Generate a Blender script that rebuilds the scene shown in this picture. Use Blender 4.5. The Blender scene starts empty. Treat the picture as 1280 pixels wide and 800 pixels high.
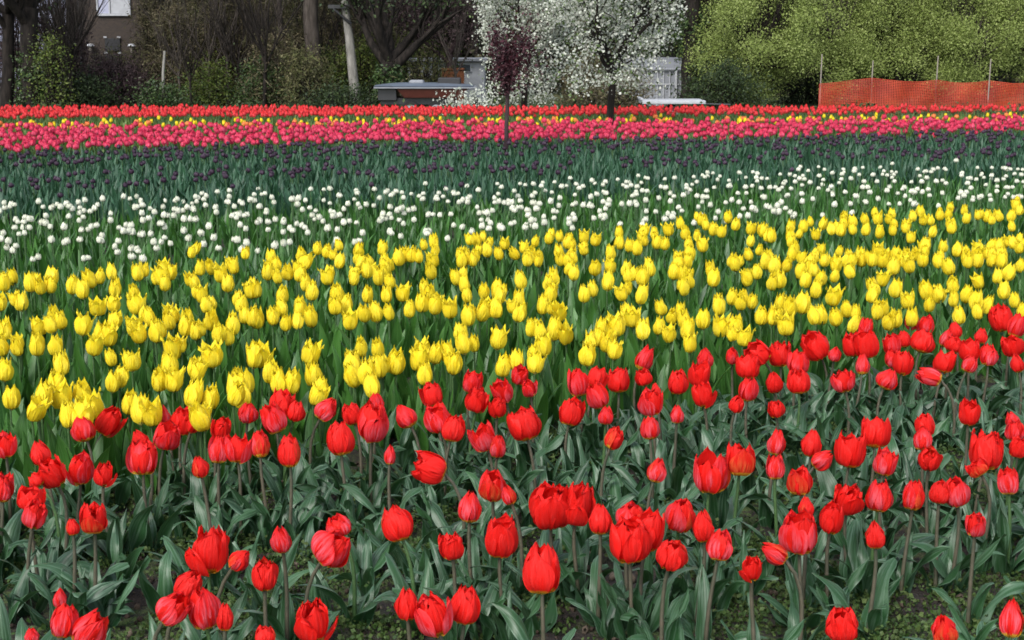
import bpy, math, random
import numpy as np
from mathutils import Vector, Matrix, Euler

scene = bpy.context.scene
COL = scene.collection
R = math.radians
PI = math.pi
rnd = random.Random(7)
rng = np.random.default_rng(7)

# ------------------------------------------------------------------ camera, sky, sun, exposure
CAM_H, FPX, PITCH = 1.5, 1800.0, math.atan(350 / 1800.0)
cd = bpy.data.cameras.new('camera')
cam = bpy.data.objects.new('camera', cd)
COL.objects.link(cam)
cam.location = (0, 0, CAM_H)
cam.rotation_euler = (PI / 2 - PITCH, 0, 0)
cd.sensor_width = 36
cd.lens = 36 * FPX / 1280
cd.clip_start, cd.clip_end = 0.1, 2000
scene.camera = cam

SUN_DIR = Vector((-0.40, -0.85, 1.0)).normalized()   # towards the sun: high, behind the camera to the left, veiled by cloud
world = bpy.data.worlds.new('World')
scene.world = world
world.use_nodes = True
wn = world.node_tree
sky = wn.nodes.new('ShaderNodeTexSky')
sky.sky_type = 'NISHITA'
sky.sun_disc = False
sky.sun_elevation = math.asin(SUN_DIR.z)
sky.sun_rotation = math.atan2(SUN_DIR.x, SUN_DIR.y)
sky.air_density, sky.dust_density, sky.ozone_density = 1.0, 1.5, 1.0
wn.nodes['Background'].inputs['Strength'].default_value = 0.12
veil = wn.nodes.new('ShaderNodeHueSaturation')      # a high veil of cloud greys the sky
veil.inputs['Saturation'].default_value = 0.5
wn.links.new(sky.outputs[0], veil.inputs['Color'])
wn.links.new(veil.outputs[0], wn.nodes['Background'].inputs['Color'])
sd = bpy.data.lights.new('sun', 'SUN')
sd.energy, sd.angle, sd.color = 1.4, R(30), (1.0, 0.96, 0.91)
sun = bpy.data.objects.new('sun', sd)
COL.objects.link(sun)
sun.rotation_euler = SUN_DIR.to_track_quat('Z', 'Y').to_euler()
sun.location = (0, 0, 30)
scene.view_settings.view_transform = 'Standard'
scene.view_settings.look = 'None'
scene.view_settings.exposure = 1.45
scene.view_settings.gamma = 1.0
scene.cycles.max_bounces = 8
scene.cycles.filter_width = 1.7
scene.cycles.transparent_max_bounces = 6

cp, sp = math.cos(PITCH), math.sin(PITCH)


def ray(px, py):
    xc, yc = (px - 640) / FPX, -(py - 400) / FPX
    return Vector((xc, cp + yc * sp, -sp + yc * cp))


def at_z(px, py, z):
    d = ray(px, py)
    t = (z - CAM_H) / d.z
    return Vector((d.x * t, d.y * t, z)), t


def at_y(px, py, y):
    d = ray(px, py)
    t = y / d.y
    return Vector((d.x * t, y, CAM_H + d.z * t))


def project(x, y, z):
    dz = z - CAM_H
    depth = y * cp - dz * sp
    up = y * sp + dz * cp
    return 640 + FPX * x / depth, 400 - FPX * up / depth, depth


def ground_z(y):
    t = min(max((y - 27.0) / 20.0, 0), 1)
    return -1.08 * t * t * (3 - 2 * t)


# ------------------------------------------------------------------ naming helpers
def tag(o, label, cat=None, group=None, kind=None):
    o['label'] = label
    if cat:
        o['category'] = cat
    if group:
        o['group'] = group
    if kind:
        o['kind'] = kind
    return o


def thing(name, label, cat, loc=(0, 0, 0), rz=0, group=None):
    o = bpy.data.objects.new(name, None)
    o.empty_display_size = 0.1
    COL.objects.link(o)
    o.location = loc
    o.rotation_euler = (0, 0, rz)
    return tag(o, label, cat, group)


def put(name, mesh, parent=None, loc=(0, 0, 0), rot=(0, 0, 0), sc=(1, 1, 1)):
    o = bpy.data.objects.new(name, mesh)
    COL.objects.link(o)
    if parent:
        o.parent = parent
    o.location, o.rotation_euler, o.scale = loc, rot, sc
    return o


# ------------------------------------------------------------------ mesh helpers: a template is V (n,3), F (m,4), UV (m,4,2), M (m)
class Tpl:
    def __init__(s, V=None, F=None, UV=None, M=None):
        s.V = np.zeros((0, 3)) if V is None else np.asarray(V, float)
        s.F = np.zeros((0, 4), int) if F is None else np.asarray(F, int)
        s.UV = np.zeros((len(s.F), 4, 2)) if UV is None else np.asarray(UV, float)
        s.M = np.zeros(len(s.F), int) if M is None else np.asarray(M, int)

    def mat(s, i):
        return Tpl(s.V, s.F, s.UV, np.full(len(s.F), i))

    def xf(s, mat4):
        m = np.array(mat4)
        return Tpl(s.V @ m[:3, :3].T + m[:3, 3], s.F, s.UV, s.M)


def join(tpls):
    n, V, F, U, M = 0, [], [], [], []
    for t in tpls:
        V.append(t.V)
        F.append(t.F + n)
        U.append(t.UV)
        M.append(t.M)
        n += len(t.V)
    return Tpl(np.vstack(V), np.vstack(F), np.concatenate(U), np.concatenate(M)) if V else Tpl()


def trs(loc=(0, 0, 0), rot=(0, 0, 0), sc=(1, 1, 1)):
    if isinstance(sc, (int, float)):
        sc = (sc, sc, sc)
    return Matrix.LocRotScale(Vector(loc), Euler(rot), Vector(sc))


def mesh_of(name, t, mats, smooth=True):
    me = bpy.data.meshes.new(name)
    nv, nf = len(t.V), len(t.F)
    me.vertices.add(nv)
    me.vertices.foreach_set('co', t.V.astype(np.float32).ravel())
    me.loops.add(nf * 4)
    me.loops.foreach_set('vertex_index', t.F.astype(np.int32).ravel())
    me.polygons.add(nf)
    me.polygons.foreach_set('loop_start', np.arange(0, nf * 4, 4, dtype=np.int32))
    uv = me.uv_layers.new(name='UVMap')
    uv.data.foreach_set('uv', t.UV.astype(np.float32).ravel())
    for m in mats:
        me.materials.append(m)
    me.polygons.foreach_set('material_index', t.M.astype(np.int32))
    me.polygons.foreach_set('use_smooth', np.full(nf, smooth))
    me.update(calc_edges=True)
    return me


def grid_faces(nu, nv):
    F, U = [], []
    for i in range(nu - 1):
        for j in range(nv - 1):
            F.append((i * nv + j, i * nv + j + 1, (i + 1) * nv + j + 1, (i + 1) * nv + j))
            a, b, c, d = i / (nu - 1), (i + 1) / (nu - 1), j / (nv - 1), (j + 1) / (nv - 1)
            U.append(((a, c), (a, d), (b, d), (b, c)))
    return F, U


def tube(pts, radii, n=6, cap=True):
    pts = [Vector(p) for p in pts]
    V = []
    prev = None
    for i, p in enumerate(pts):
        d = (pts[min(i + 1, len(pts) - 1)] - pts[max(i - 1, 0)]).normalized()
        a = Vector((1, 0, 0)) if abs(d.x) < 0.8 else Vector((0, 1, 0))
        if prev is not None:
            a = prev
        x = (a - d * a.dot(d)).normalized()
        prev = x
        y = d.cross(x)
        for k in range(n):
            an = 2 * PI * k / n
            V.append(p + (x * math.cos(an) + y * math.sin(an)) * radii[i])
    F, U = [], []
    m = len(pts)
    for i in range(m - 1):
        for k in range(n):
            k2 = (k + 1) % n
            F.append((i * n + k, i * n + k2, (i + 1) * n + k2, (i + 1) * n + k))
            U.append(((i / m, k / n), (i / m, (k + 1) / n), ((i + 1) / m, (k + 1) / n), ((i + 1) / m, k / n)))
    return Tpl([tuple(v) for v in V], F, U)


def box(x0, x1, y0, y1, z0, z1):
    V = [(x, y, z) for x in (x0, x1) for y in (y0, y1) for z in (z0, z1)]
    F = [(0, 1, 3, 2), (4, 6, 7, 5), (0, 4, 5, 1), (2, 3, 7, 6), (0, 2, 6, 4), (1, 5, 7, 3)]
    return Tpl(V, F, [((0, 0), (1, 0), (1, 1), (0, 1))] * 6)


def bbox(x0, x1, y0, y1, z0, z1, b=0.02):
    """A box with chamfered edges."""
    import bmesh
    bm = bmesh.new()
    bmesh.ops.create_cube(bm, size=1)
    for v in bm.verts:
        v.co = Vector((x0 if v.co.x < 0 else x1, y0 if v.co.y < 0 else y1, z0 if v.co.z < 0 else z1))
    bmesh.ops.bevel(bm, geom=bm.edges[:], offset=b, segments=1, affect='EDGES')
    bm.verts.index_update()
    V = [tuple(v.co) for v in bm.verts]
    F = []
    for f in bm.faces:
        ix = [v.index for v in f.verts]
        if len(ix) == 3:  # a corner triangle, written as a four-sided face with a point halfway along one edge
            V.append(tuple((f.verts[0].co + f.verts[1].co) / 2))
            ix = [ix[0], len(V) - 1, ix[1], ix[2]]
        F.append(ix)
    bm.free()
    return Tpl(V, F)


# ------------------------------------------------------------------ materials
def new_mat(name):
    m = bpy.data.materials.new(name)
    m.use_nodes = True
    nt = m.node_tree
    return m, nt, nt.nodes['Principled BSDF'], nt.nodes['Material Output']


def N(nt, t, **kw):
    n = nt.nodes.new(t)
    for k, v in kw.items():
        setattr(n, k, v)
    return n


def mixc(nt, fac, a, b, blend='MIX'):
    n = N(nt, 'ShaderNodeMix', data_type='RGBA', blend_type=blend)
    for s, v in ((n.inputs[0], fac), (n.inputs[6], a), (n.inputs[7], b)):
        if hasattr(v, 'links'):
            nt.links.new(v, s)
        elif isinstance(v, (int, float)):
            s.default_value = v
        else:
            s.default_value = (*v, 1)
    return n.outputs[2]


def mrange(nt, v, a, b, c=0.0, d=1.0):
    n = N(nt, 'ShaderNodeMapRange')
    nt.links.new(v, n.inputs[0])
    for i, x in enumerate((a, b, c, d)):
        n.inputs[i + 1].default_value = x
    return n.outputs[0]


def math_(nt, op, a, b=None):
    n = N(nt, 'ShaderNodeMath', operation=op)
    for i, v in enumerate((a, b)):
        if v is None:
            continue
        if hasattr(v, 'links'):
            nt.links.new(v, n.inputs[i])
        else:
            n.inputs[i].default_value = v
    return n.outputs[0]


def add_translucent(nt, bs, out, colsock, fac, tint=(1, 1, 1)):
    tr = N(nt, 'ShaderNodeBsdfTranslucent')
    nt.links.new(mixc(nt, 1.0, colsock, tint, 'MULTIPLY'), tr.inputs[0])
    mx = N(nt, 'ShaderNodeMixShader')
    mx.inputs[0].default_value = fac
    nt.links.new(bs.outputs[0], mx.inputs[1])
    nt.links.new(tr.outputs[0], mx.inputs[2])
    nt.links.new(mx.outputs[0], out.inputs[0])


def streaks(nt, su, sv, detail=3.0):
    tc = N(nt, 'ShaderNodeUVMap')
    oi = N(nt, 'ShaderNodeObjectInfo')
    ge = N(nt, 'ShaderNodeNewGeometry')
    mp = N(nt, 'ShaderNodeMapping')
    mp.inputs['Scale'].default_value = (su, sv, 1)
    nt.links.new(tc.outputs[0], mp.inputs[0])
    cb = N(nt, 'ShaderNodeCombineXYZ')
    nt.links.new(math_(nt, 'MULTIPLY', math_(nt, 'ADD', oi.outputs['Random'], ge.outputs['Random Per Island']), 37.0), cb.inputs[2])
    va = N(nt, 'ShaderNodeVectorMath', operation='ADD')
    nt.links.new(mp.outputs[0], va.inputs[0])
    nt.links.new(cb.outputs[0], va.inputs[1])
    no = N(nt, 'ShaderNodeTexNoise')
    no.inputs['Scale'].default_value = 1
    no.inputs['Detail'].default_value = detail
    nt.links.new(va.outputs[0], no.inputs['Vector'])
    return no.outputs[0], tc.outputs[0], oi.outputs['Random'], ge.outputs['Random Per Island']


def petal_mat(name, main, bloom, base, edge, bloom_amt=0.5, base_len=0.1, rough=0.52, transl=0.42, var=0.38, vein=0.26):
    m, nt, bs, out = new_mat(name)
    s, uv, orand, irand = streaks(nt, 2.2, 11.0)
    sx = N(nt, 'ShaderNodeSeparateXYZ')
    nt.links.new(uv, sx.inputs[0])
    u, v = sx.outputs[0], sx.outputs[1]
    vc = math_(nt, 'ABSOLUTE', math_(nt, 'SUBTRACT', v, 0.5))
    st = mrange(nt, s, 0.38, 0.66)
    bl = math_(nt, 'MULTIPLY', st, bloom_amt)
    bl = math_(nt, 'MULTIPLY', bl, mrange(nt, u, 0.95, 0.45))
    bl = math_(nt, 'MULTIPLY', bl, mrange(nt, irand, 0.0, 1.0, 0.35, 1.2))
    s2 = streaks(nt, 1.2, 46.0, 2.0)[0]
    c = mixc(nt, bl, main, bloom)
    c = mixc(nt, math_(nt, 'MULTIPLY', mrange(nt, s2, 0.45, 0.68), vein), c, mixc(nt, 1.0, c, (0.66, 0.55, 0.5), 'MULTIPLY'))
    c = mixc(nt, math_(nt, 'MULTIPLY', mrange(nt, vc, 0.38, 0.5), 0.5), c, edge)
    rv = math_(nt, 'FRACT', math_(nt, 'ADD', orand, irand))
    dk = mixc(nt, 1.0, c, (0.62, 0.5, 0.5), 'MULTIPLY')
    c = mixc(nt, math_(nt, 'MULTIPLY', rv, var), c, dk)
    bf = mrange(nt, math_(nt, 'ADD', u, math_(nt, 'MULTIPLY', s, 0.10)), base_len + 0.05, base_len + 0.11, 1.0, 0.0)
    c = mixc(nt, bf, c, base)
    nt.links.new(c, bs.inputs['Base Color'])
    bs.inputs['Roughness'].default_value = rough
    bs.inputs['Specular IOR Level'].default_value = 0.25
    bp = N(nt, 'ShaderNodeBump')
    bp.inputs['Strength'].default_value = 0.55
    bp.inputs['Distance'].default_value = 0.012
    nt.links.new(s, bp.inputs['Height'])
    nt.links.new(bp.outputs[0], bs.inputs['Normal'])
    add_translucent(nt, bs, out, c, transl)
    return m


def leaf_mat(name, dark, light, bloom, rough=0.42, transl=0.22, spec=0.5):
    m, nt, bs, out = new_mat(name)
    s, uv, orand, irand = streaks(nt, 1.5, 9.0, 4.0)
    sx = N(nt, 'ShaderNodeSeparateXYZ')
    nt.links.new(uv, sx.inputs[0])
    vc = math_(nt, 'ABSOLUTE', math_(nt, 'SUBTRACT', sx.outputs[1], 0.5))
    c = mixc(nt, irand, dark, light)
    c = mixc(nt, math_(nt, 'MULTIPLY', mrange(nt, s, 0.47, 0.72), 0.75), c, bloom)
    c = mixc(nt, math_(nt, 'MULTIPLY', mrange(nt, vc, 0.43, 0.5), 0.5), c, bloom)
    c = mixc(nt, math_(nt, 'MULTIPLY', mrange(nt, vc, 0.05, 0.0), 0.35), c, light)
    nt.links.new(c, bs.inputs['Base Color'])
    bs.inputs['Roughness'].default_value = rough
    bs.inputs['Specular IOR Level'].default_value = spec
    bp = N(nt, 'ShaderNodeBump')
    bp.inputs['Strength'].default_value = 0.3
    bp.inputs['Distance'].default_value = 0.004
    nt.links.new(s, bp.inputs['Height'])
    nt.links.new(bp.outputs[0], bs.inputs['Normal'])
    add_translucent(nt, bs, out, c, transl, (0.9, 1.0, 0.5))
    return m


def island_mat(name, cols, rough=0.6, transl=0.0, spec=0.3):
    """Leaf or bloom scatter: each separate leaf takes one of a range of colours."""
    m, nt, bs, out = new_mat(name)
    ge = N(nt, 'ShaderNodeNewGeometry')
    cr = N(nt, 'ShaderNodeValToRGB')
    els = cr.color_ramp.elements
    for i, c in enumerate(cols):
        p = i / max(len(cols) - 1, 1)
        e = els[i] if i < 2 else els.new(p)
        e.position = p
        e.color = (*c, 1)
    els[1].position = 1 / max(len(cols) - 1, 1)
    nt.links.new(ge.outputs['Random Per Island'], cr.inputs[0])
    nt.links.new(cr.outputs[0], bs.inputs['Base Color'])
    bs.inputs['Roughness'].default_value = rough
    bs.inputs['Specular IOR Level'].default_value = spec
    if transl:
        add_translucent(nt, bs, out, cr.outputs[0], transl)
    return m


def noise_mat(name, a, b, scale=4.0, rough=0.8, bump=0.3, stretch=(1, 1, 1), detail=6.0, dist=0.02):
    m, nt, bs, out = new_mat(name)
    tc = N(nt, 'ShaderNodeTexCoord')
    mp = N(nt, 'ShaderNodeMapping')
    mp.inputs['Scale'].default_value = stretch
    nt.links.new(tc.outputs['Object'], mp.inputs[0])
    no = N(nt, 'ShaderNodeTexNoise')
    no.inputs['Scale'].default_value = scale
    no.inputs['Detail'].default_value = detail
    nt.links.new(mp.outputs[0], no.inputs['Vector'])
    nt.links.new(mixc(nt, mrange(nt, no.outputs[0], 0.35, 0.65), a, b), bs.inputs['Base Color'])
    bs.inputs['Roughness'].default_value = rough
    bs.inputs['Specular IOR Level'].default_value = 0.12 if rough > 0.75 else 0.5
    bp = N(nt, 'ShaderNodeBump')
    bp.inputs['Strength'].default_value = bump
    bp.inputs['Distance'].default_value = dist
    nt.links.new(no.outputs[0], bp.inputs['Height'])
    nt.links.new(bp.outputs[0], bs.inputs['Normal'])
    return m


RED = petal_mat('red_petal', (0.84, 0.014, 0.010), (0.88, 0.065, 0.060), (0.75, 0.40, 0.03), (0.78, 0.016, 0.012), 0.5)
CORAL = petal_mat('coral_red_petal', (0.82, 0.012, 0.014), (0.88, 0.17, 0.22), (0.80, 0.50, 0.05), (0.86, 0.06, 0.07), 1.15, 0.12)
FARRED = petal_mat('far_red_petal', (0.76, 0.022, 0.026), (0.86, 0.16, 0.18), (0.78, 0.3, 0.1), (0.84, 0.12, 0.12), 1.0, 0.1)
FLAME = petal_mat('flamed_petal', (0.72, 0.015, 0.008), (0.82, 0.16, 0.05), (0.85, 0.52, 0.04), (0.80, 0.06, 0.02), 1.1, 0.2)
YELLOW = petal_mat('yellow_petal', (0.92, 0.75, 0.022), (0.94, 0.84, 0.09), (0.62, 0.55, 0.05), (0.9, 0.7, 0.03), 0.7, 0.03, 0.45, 0.38, 0.16, 0.12)
WHITE = petal_mat('white_petal', (0.74, 0.76, 0.60), (0.82, 0.83, 0.74), (0.55, 0.62, 0.30), (0.86, 0.86, 0.78), 0.6, 0.05, 0.5, 0.3, 0.1, 0.1)
PINK = petal_mat('pink_petal', (0.60, 0.012, 0.065), (0.84, 0.19, 0.31), (0.80, 0.30, 0.12), (0.80, 0.09, 0.13), 1.0, 0.1, 0.45, 0.3, 0.35)
SALMON = petal_mat('salmon_petal', (0.78, 0.20, 0.06), (0.85, 0.40, 0.10), (0.8, 0.55, 0.08), (0.85, 0.35, 0.1), 0.8, 0.2, 0.45, 0.3, 0.2)
PURPLE = petal_mat('dark_purple_petal', (0.040, 0.022, 0.042), (0.075, 0.050, 0.078), (0.05, 0.03, 0.03), (0.05, 0.012, 0.036), 0.7, 0.05, 0.4, 0.15, 0.3)
PISTIL = noise_mat('pistil', (0.45, 0.45, 0.08), (0.08, 0.05, 0.03), 60, 0.6)
LEAF_BLUE = leaf_mat('blue_green_leaf', (0.007, 0.034, 0.012), (0.032, 0.096, 0.032), (0.135, 0.225, 0.150), 0.4, 0.2, 0.45)
LEAF_MID = leaf_mat('mid_green_leaf', (0.009, 0.046, 0.008), (0.055, 0.165, 0.024), (0.090, 0.205, 0.060), 0.42, 0.22, 0.42)
LEAF_DARK = leaf_mat('dark_teal_leaf', (0.008, 0.036, 0.018), (0.028, 0.092, 0.042), (0.085, 0.165, 0.105), 0.5, 0.2, 0.35)
LEAF_LIGHT = leaf_mat('light_green_leaf', (0.045, 0.095, 0.018), (0.12, 0.18, 0.035), (0.16, 0.22, 0.07), 0.5, 0.25, 0.35)
STEM_RED = noise_mat('dark_stem', (0.045, 0.05, 0.03), (0.09, 0.075, 0.05), 30, 0.5, 0.1)
STEM_GREEN = noise_mat('green_stem', (0.028, 0.07, 0.018), (0.055, 0.11, 0.035), 30, 0.5, 0.1)


# ------------------------------------------------------------------ tulip shapes (unit flower height)
def petal(rg, Rm, rtop, W, ruffle, opening, theta, tip=0.0, nu=9, nv=7, point=0.8):
    V = []
    ph, ph2, fr = rg.random() * 6, rg.random() * 6, 1.5 + rg.random() * 1.5
    skew = (rg.random() - 0.5) * 0.12
    rho = max(Rm * rg.uniform(1.1, 1.6), 0.2)
    cr, cph = rg.uniform(0.008, 0.02), rg.random() * 6
    ca, sa = math.cos(opening), math.sin(opening)
    hh = 0.88 + rg.random() * 0.16
    for i in range(nu):
        t = i / (nu - 1)
        if t < 0.42:
            r = Rm * math.sqrt(max(0.0, 1 - (1 - t / 0.42) ** 2))
        else:
            s = (t - 0.42) / 0.58
            r = Rm + (rtop - Rm) * s ** 1.9 + tip * max(0, s - 0.7) ** 2 * 8
        r = max(r, 0.03)
        z = hh * (t ** 1.12) * (1 - 0.05 * t)
        tt = t ** 1.15
        w = W * max(0.0, 4 * tt * (1 - tt)) ** 0.5
        if t > 0.6:
            w *= 1 - (1 - point) * ((t - 0.6) / 0.4)
        w = max(w, 0.02 if t > 0.5 else 0.10 * W)
        for j in range(nv):
            v = -1 + 2 * j / (nv - 1)
            lat = v * w
            rad = r - lat * lat / (2 * rho)
            rf = ruffle * t * abs(v) ** 1.5
            rad += rf * math.sin(fr * PI * v + ph + 5 * t) - 0.03 * math.exp(-(v / 0.16) ** 2) * t ** 0.7 * (1.3 - t) + cr * math.cos(v * 7 + cph) * t * (1.2 - t) * 2
            zz = z - 0.13 * v * v * t ** 2 + rf * 0.7 * math.cos(fr * 3 * v + ph2 + 4 * t) - 0.02 * v * v
            x, zz = rad * ca + zz * sa, -rad * sa * 0.6 + zz * ca
            lat += skew * t * 0.3
            ct, s_ = math.cos(theta), math.sin(theta)
            V.append((x * ct - lat * s_, x * s_ + lat * ct, zz))
    F, U = grid_faces(nu, nv)
    return Tpl(V, F, U)


KIND = {  # Rm, rtop, W, ruffle, opening range, tip
    'c': (0.335, 0.09, 0.36, 0.022, (-0.05, 0.06), 0.0),
    'm': (0.385, 0.18, 0.41, 0.055, (-0.06, 0.16), 0.0),
    'o': (0.43, 0.30, 0.44, 0.06, (-0.04, 0.34), 0.0),
    'd': (0.42, 0.24, 0.42, 0.10, (-0.05, 0.36), 0.0),
    'y': (0.245, 0.13, 0.27, 0.028, (-0.06, 0.12), 0.06),
    'yo': (0.26, 0.22, 0.28, 0.04, (-0.02, 0.26), 0.10),
    'w': (0.40, 0.24, 0.42, 0.03, (-0.02, 0.10), 0.0),
}


def flower_petals(kind, seed, nu=9, nv=7):
    rg = random.Random(seed)
    Rm, rtop, W, ruf, op, tip = KIND[kind]
    out = []
    th0 = rg.random() * 6
    n_out = 3
    lo = rg.random() < 0.45 and kind in 'od'
    for k in range(6):
        inner = k >= n_out
        th = th0 + (k % 3) * 2 * PI / 3 + (PI / 3 if inner else 0) + (rg.random() - 0.5) * 0.25
        o_ = op[0] + (op[1] - op[0]) * rg.random()
        if lo and k == 0:
            o_ += 0.35
        out.append(petal(rg, Rm * (0.88 if inner else 1.0), rtop * (0.85 if inner else 1.0), W, ruf, o_ * (0.6 if inner else 1), th, tip,
                         nu, nv, 0.55 if kind == 'c' else 0.62 if kind in ('y', 'yo') else 0.95))
    if kind == 'd':
        for k in range(3):
            out.append(petal(rg, Rm * 0.7, rtop * 0.7, W * 0.8, ruf * 1.4, 0.05, rg.random() * 6, 0, nu, nv))
    return out


def pistil():
    t = [tube([(0, 0, 0), (0, 0, 0.10), (0, 0, 0.32), (0, 0, 0.36)], [0.05, 0.045, 0.05, 0.075], 6)]
    for k in range(6):
        a = k * PI / 3
        t.append(tube([(0.05 * math.cos(a), 0.05 * math.sin(a), 0.03), (0.13 * math.cos(a), 0.13 * math.sin(a), 0.30)], [0.012, 0.02], 4))
    t.append(tube([(0, 0, -0.035), (0, 0, 0.0), (0, 0, 0.05)], [0.035, 0.075, 0.12], 8))
    return join(t)


def leaf(seed, L=1.0, W=0.16, a0=0.2, a1=0.9, fold=0.5, wave=0.02, twist=0.3, nu=11, nv=5):
    rg = random.Random(seed)
    V = []
    p = Vector((0.02, 0, 0))
    ph = rg.random() * 6
    side = (rg.random() - 0.5) * 0.5
    for i in range(nu):
        t = i / (nu - 1)
        a = a0 + (a1 - a0) * t ** 1.6
        d = Vector((math.sin(a), side * t * 0.5, math.cos(a))).normalized()
        if i:
            p = p + d * (L / (nu - 1))
        tt = t ** 0.72
        w = W * max(0.0, math.sin(PI * min(0.12 + 0.88 * tt, 1))) ** 0.85 * (1.0 if t > 0.12 else 0.65 + 0.35 * t / 0.12)
        w = max(w, 0.003)
        lat = Vector((0, 1, 0))
        tw = twist * (t - 0.3) * (1 if seed % 2 else -1)
        nor = d.cross(lat).normalized()
        lat2 = lat * math.cos(tw) + nor * math.sin(tw)
        nor2 = d.cross(lat2).normalized()
        f = fold * (1 - 0.5 * t)
        for j in range(nv):
            v = -1 + 2 * j / (nv - 1)
            q = p + lat2 * (v * w * math.cos(f * abs(v))) - nor2 * (abs(v) ** 1.3 * w * math.sin(f)) * 1.0
            q = q + nor2 * (wave * v * abs(v) * math.sin(9 * t + ph + (1.2 if v > 0 else 0)))
            V.append(tuple(q))
    F, U = grid_faces(nu, nv)
    return Tpl(V, F, U)


PIST = pistil()
# near red flowers: petals kept apart so each can be a mesh of its own
RED_VARS = {}
for kind in 'cmod':
    for col, mt in (('r', RED), ('p', CORAL)):
        RED_VARS[kind, col] = []
        for k in range(7):
            ps = flower_petals(kind, 100 * ord(kind) + k * 7 + (3 if col == 'p' else 0), 11, 9)
            allv = np.vstack([p_.V for p_ in ps])
            zt = np.percentile(allv[:, 2], 98)
            wd = np.percentile(np.hypot(allv[:, 0], allv[:, 1]), 97) * 2
            RED_VARS[kind, col].append(dict(
                petals=[mesh_of('petal', p_, [FLAME if (k in (2, 4) and i_ == 0) else (mt if i_ < 3 else RED)]) for i_, p_ in enumerate(ps)], core=mesh_of('flower', PIST, [PISTIL]),
                whole=mesh_of('flower', join([q.mat(0 if i_ < 3 else 2) for i_, q in enumerate(ps)] + [PIST.mat(1)]), [mt, PISTIL, RED]), w=wd / zt, h=zt))


def flower_meshes(kind, mt, n, seed, nu, nv):
    out = []
    for k in range(n):
        ps = flower_petals(kind, seed + k, nu, nv)
        out.append((mesh_of('flower', join([q.mat(0) for q in ps] + [PIST.mat(1)]), [mt, PISTIL]), join(ps)))
    return out


YEL = flower_meshes('y', YELLOW, 7, 900, 8, 6)
YELO = flower_meshes('yo', YELLOW, 4, 950, 8, 6)
WHI = flower_meshes('w', WHITE, 5, 980, 6, 5)
LO_Y = [join(flower_petals('y', 1200 + k, 5, 4)) for k in range(4)]
HI_Y = [q[1] for q in YEL + YELO[:2]]
LO_M = [join(flower_petals('m', 1300 + k, 5, 4)) for k in range(5)]
LO_W = [join(flower_petals('w', 1400 + k, 5, 4)) for k in range(3)]
LO_C = [join(flower_petals('c', 1500 + k, 5, 4)) for k in range(4)]

LEAF_T = []
for k in range(18):
    g = random.Random(50 + k)
    LEAF_T.append(leaf(50 + k, 1.0, 0.085 + g.random() * 0.06, 0.08 + g.random() * 0.4, 0.45 + g.random() * 1.35, 0.45 + g.random() * 0.45,
                       0.02 + g.random() * 0.04, 0.3 + g.random() * 1.3))
LEAF_B = [mesh_of('leaf', t, [LEAF_BLUE]) for t in LEAF_T]
UP_T = []
for k in range(10):
    g = random.Random(150 + k)
    UP_T.append(leaf(150 + k, 1.0, 0.085 + g.random() * 0.05, 0.03 + g.random() * 0.18, 0.15 + g.random() * 0.6, 0.5, 0.012, 0.3 + g.random() * 0.6, 8, 3))
LEAF_Y = [mesh_of('leaf', t, [LEAF_MID]) for t in UP_T]
LO_LEAF = [leaf(250 + k, 1.0, 0.075 + 0.004 * k, 0.04 + 0.03 * (k % 5), 0.2 + 0.12 * (k % 6), 0.5, 0.01, 0.4, 5, 3) for k in range(10)]


def stem_tpl(dx, dy, h, tx, ty, r=0.0048, n=6):
    p0, p3 = Vector((0, 0, -0.01)), Vector((dx, dy, h))
    p1 = p0 + Vector((0, 0, h * 0.45))
    d = Vector((tx, ty, 1)).normalized()
    p2 = p3 - d * h * 0.35
    pts = []
    for i in range(7):
        t = i / 6
        pts.append(p0 * (1 - t) ** 3 + p1 * 3 * t * (1 - t) ** 2 + p2 * 3 * t * t * (1 - t) + p3 * t ** 3)
    return tube(pts, [r * (1.1 - 0.3 * i / 6) for i in range(7)], n)


STEM_Y = [mesh_of('stem', stem_tpl(0.02 * math.cos(k), 0.02 * math.sin(k), 1.0, 0.05, 0, 0.02, 5), [STEM_GREEN]) for k in range(4)]

# ------------------------------------------------------------------ ground
def axis(segs):
    out = [segs[0][0]]
    for a, b, st in segs:
        n = max(1, int(round((b - a) / st)))
        out += [a + (b - a) * (i + 1) / n for i in range(n)]
    return np.array(out)


def vnoise(X, Y, s, seed):
    g = np.random.default_rng(seed)
    T = g.random((256, 256))
    x, y = X * s, Y * s
    xi, yi = np.floor(x).astype(int), np.floor(y).astype(int)
    fx, fy = x - xi, y - yi
    fx, fy = fx * fx * (3 - 2 * fx), fy * fy * (3 - 2 * fy)
    a, b = T[xi % 256, yi % 256], T[(xi + 1) % 256, yi % 256]
    c, d = T[xi % 256, (yi + 1) % 256], T[(xi + 1) % 256, (yi + 1) % 256]
    return (a * (1 - fx) + b * fx) * (1 - fy) + (c * (1 - fx) + d * fx) * fy - 0.5


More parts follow.
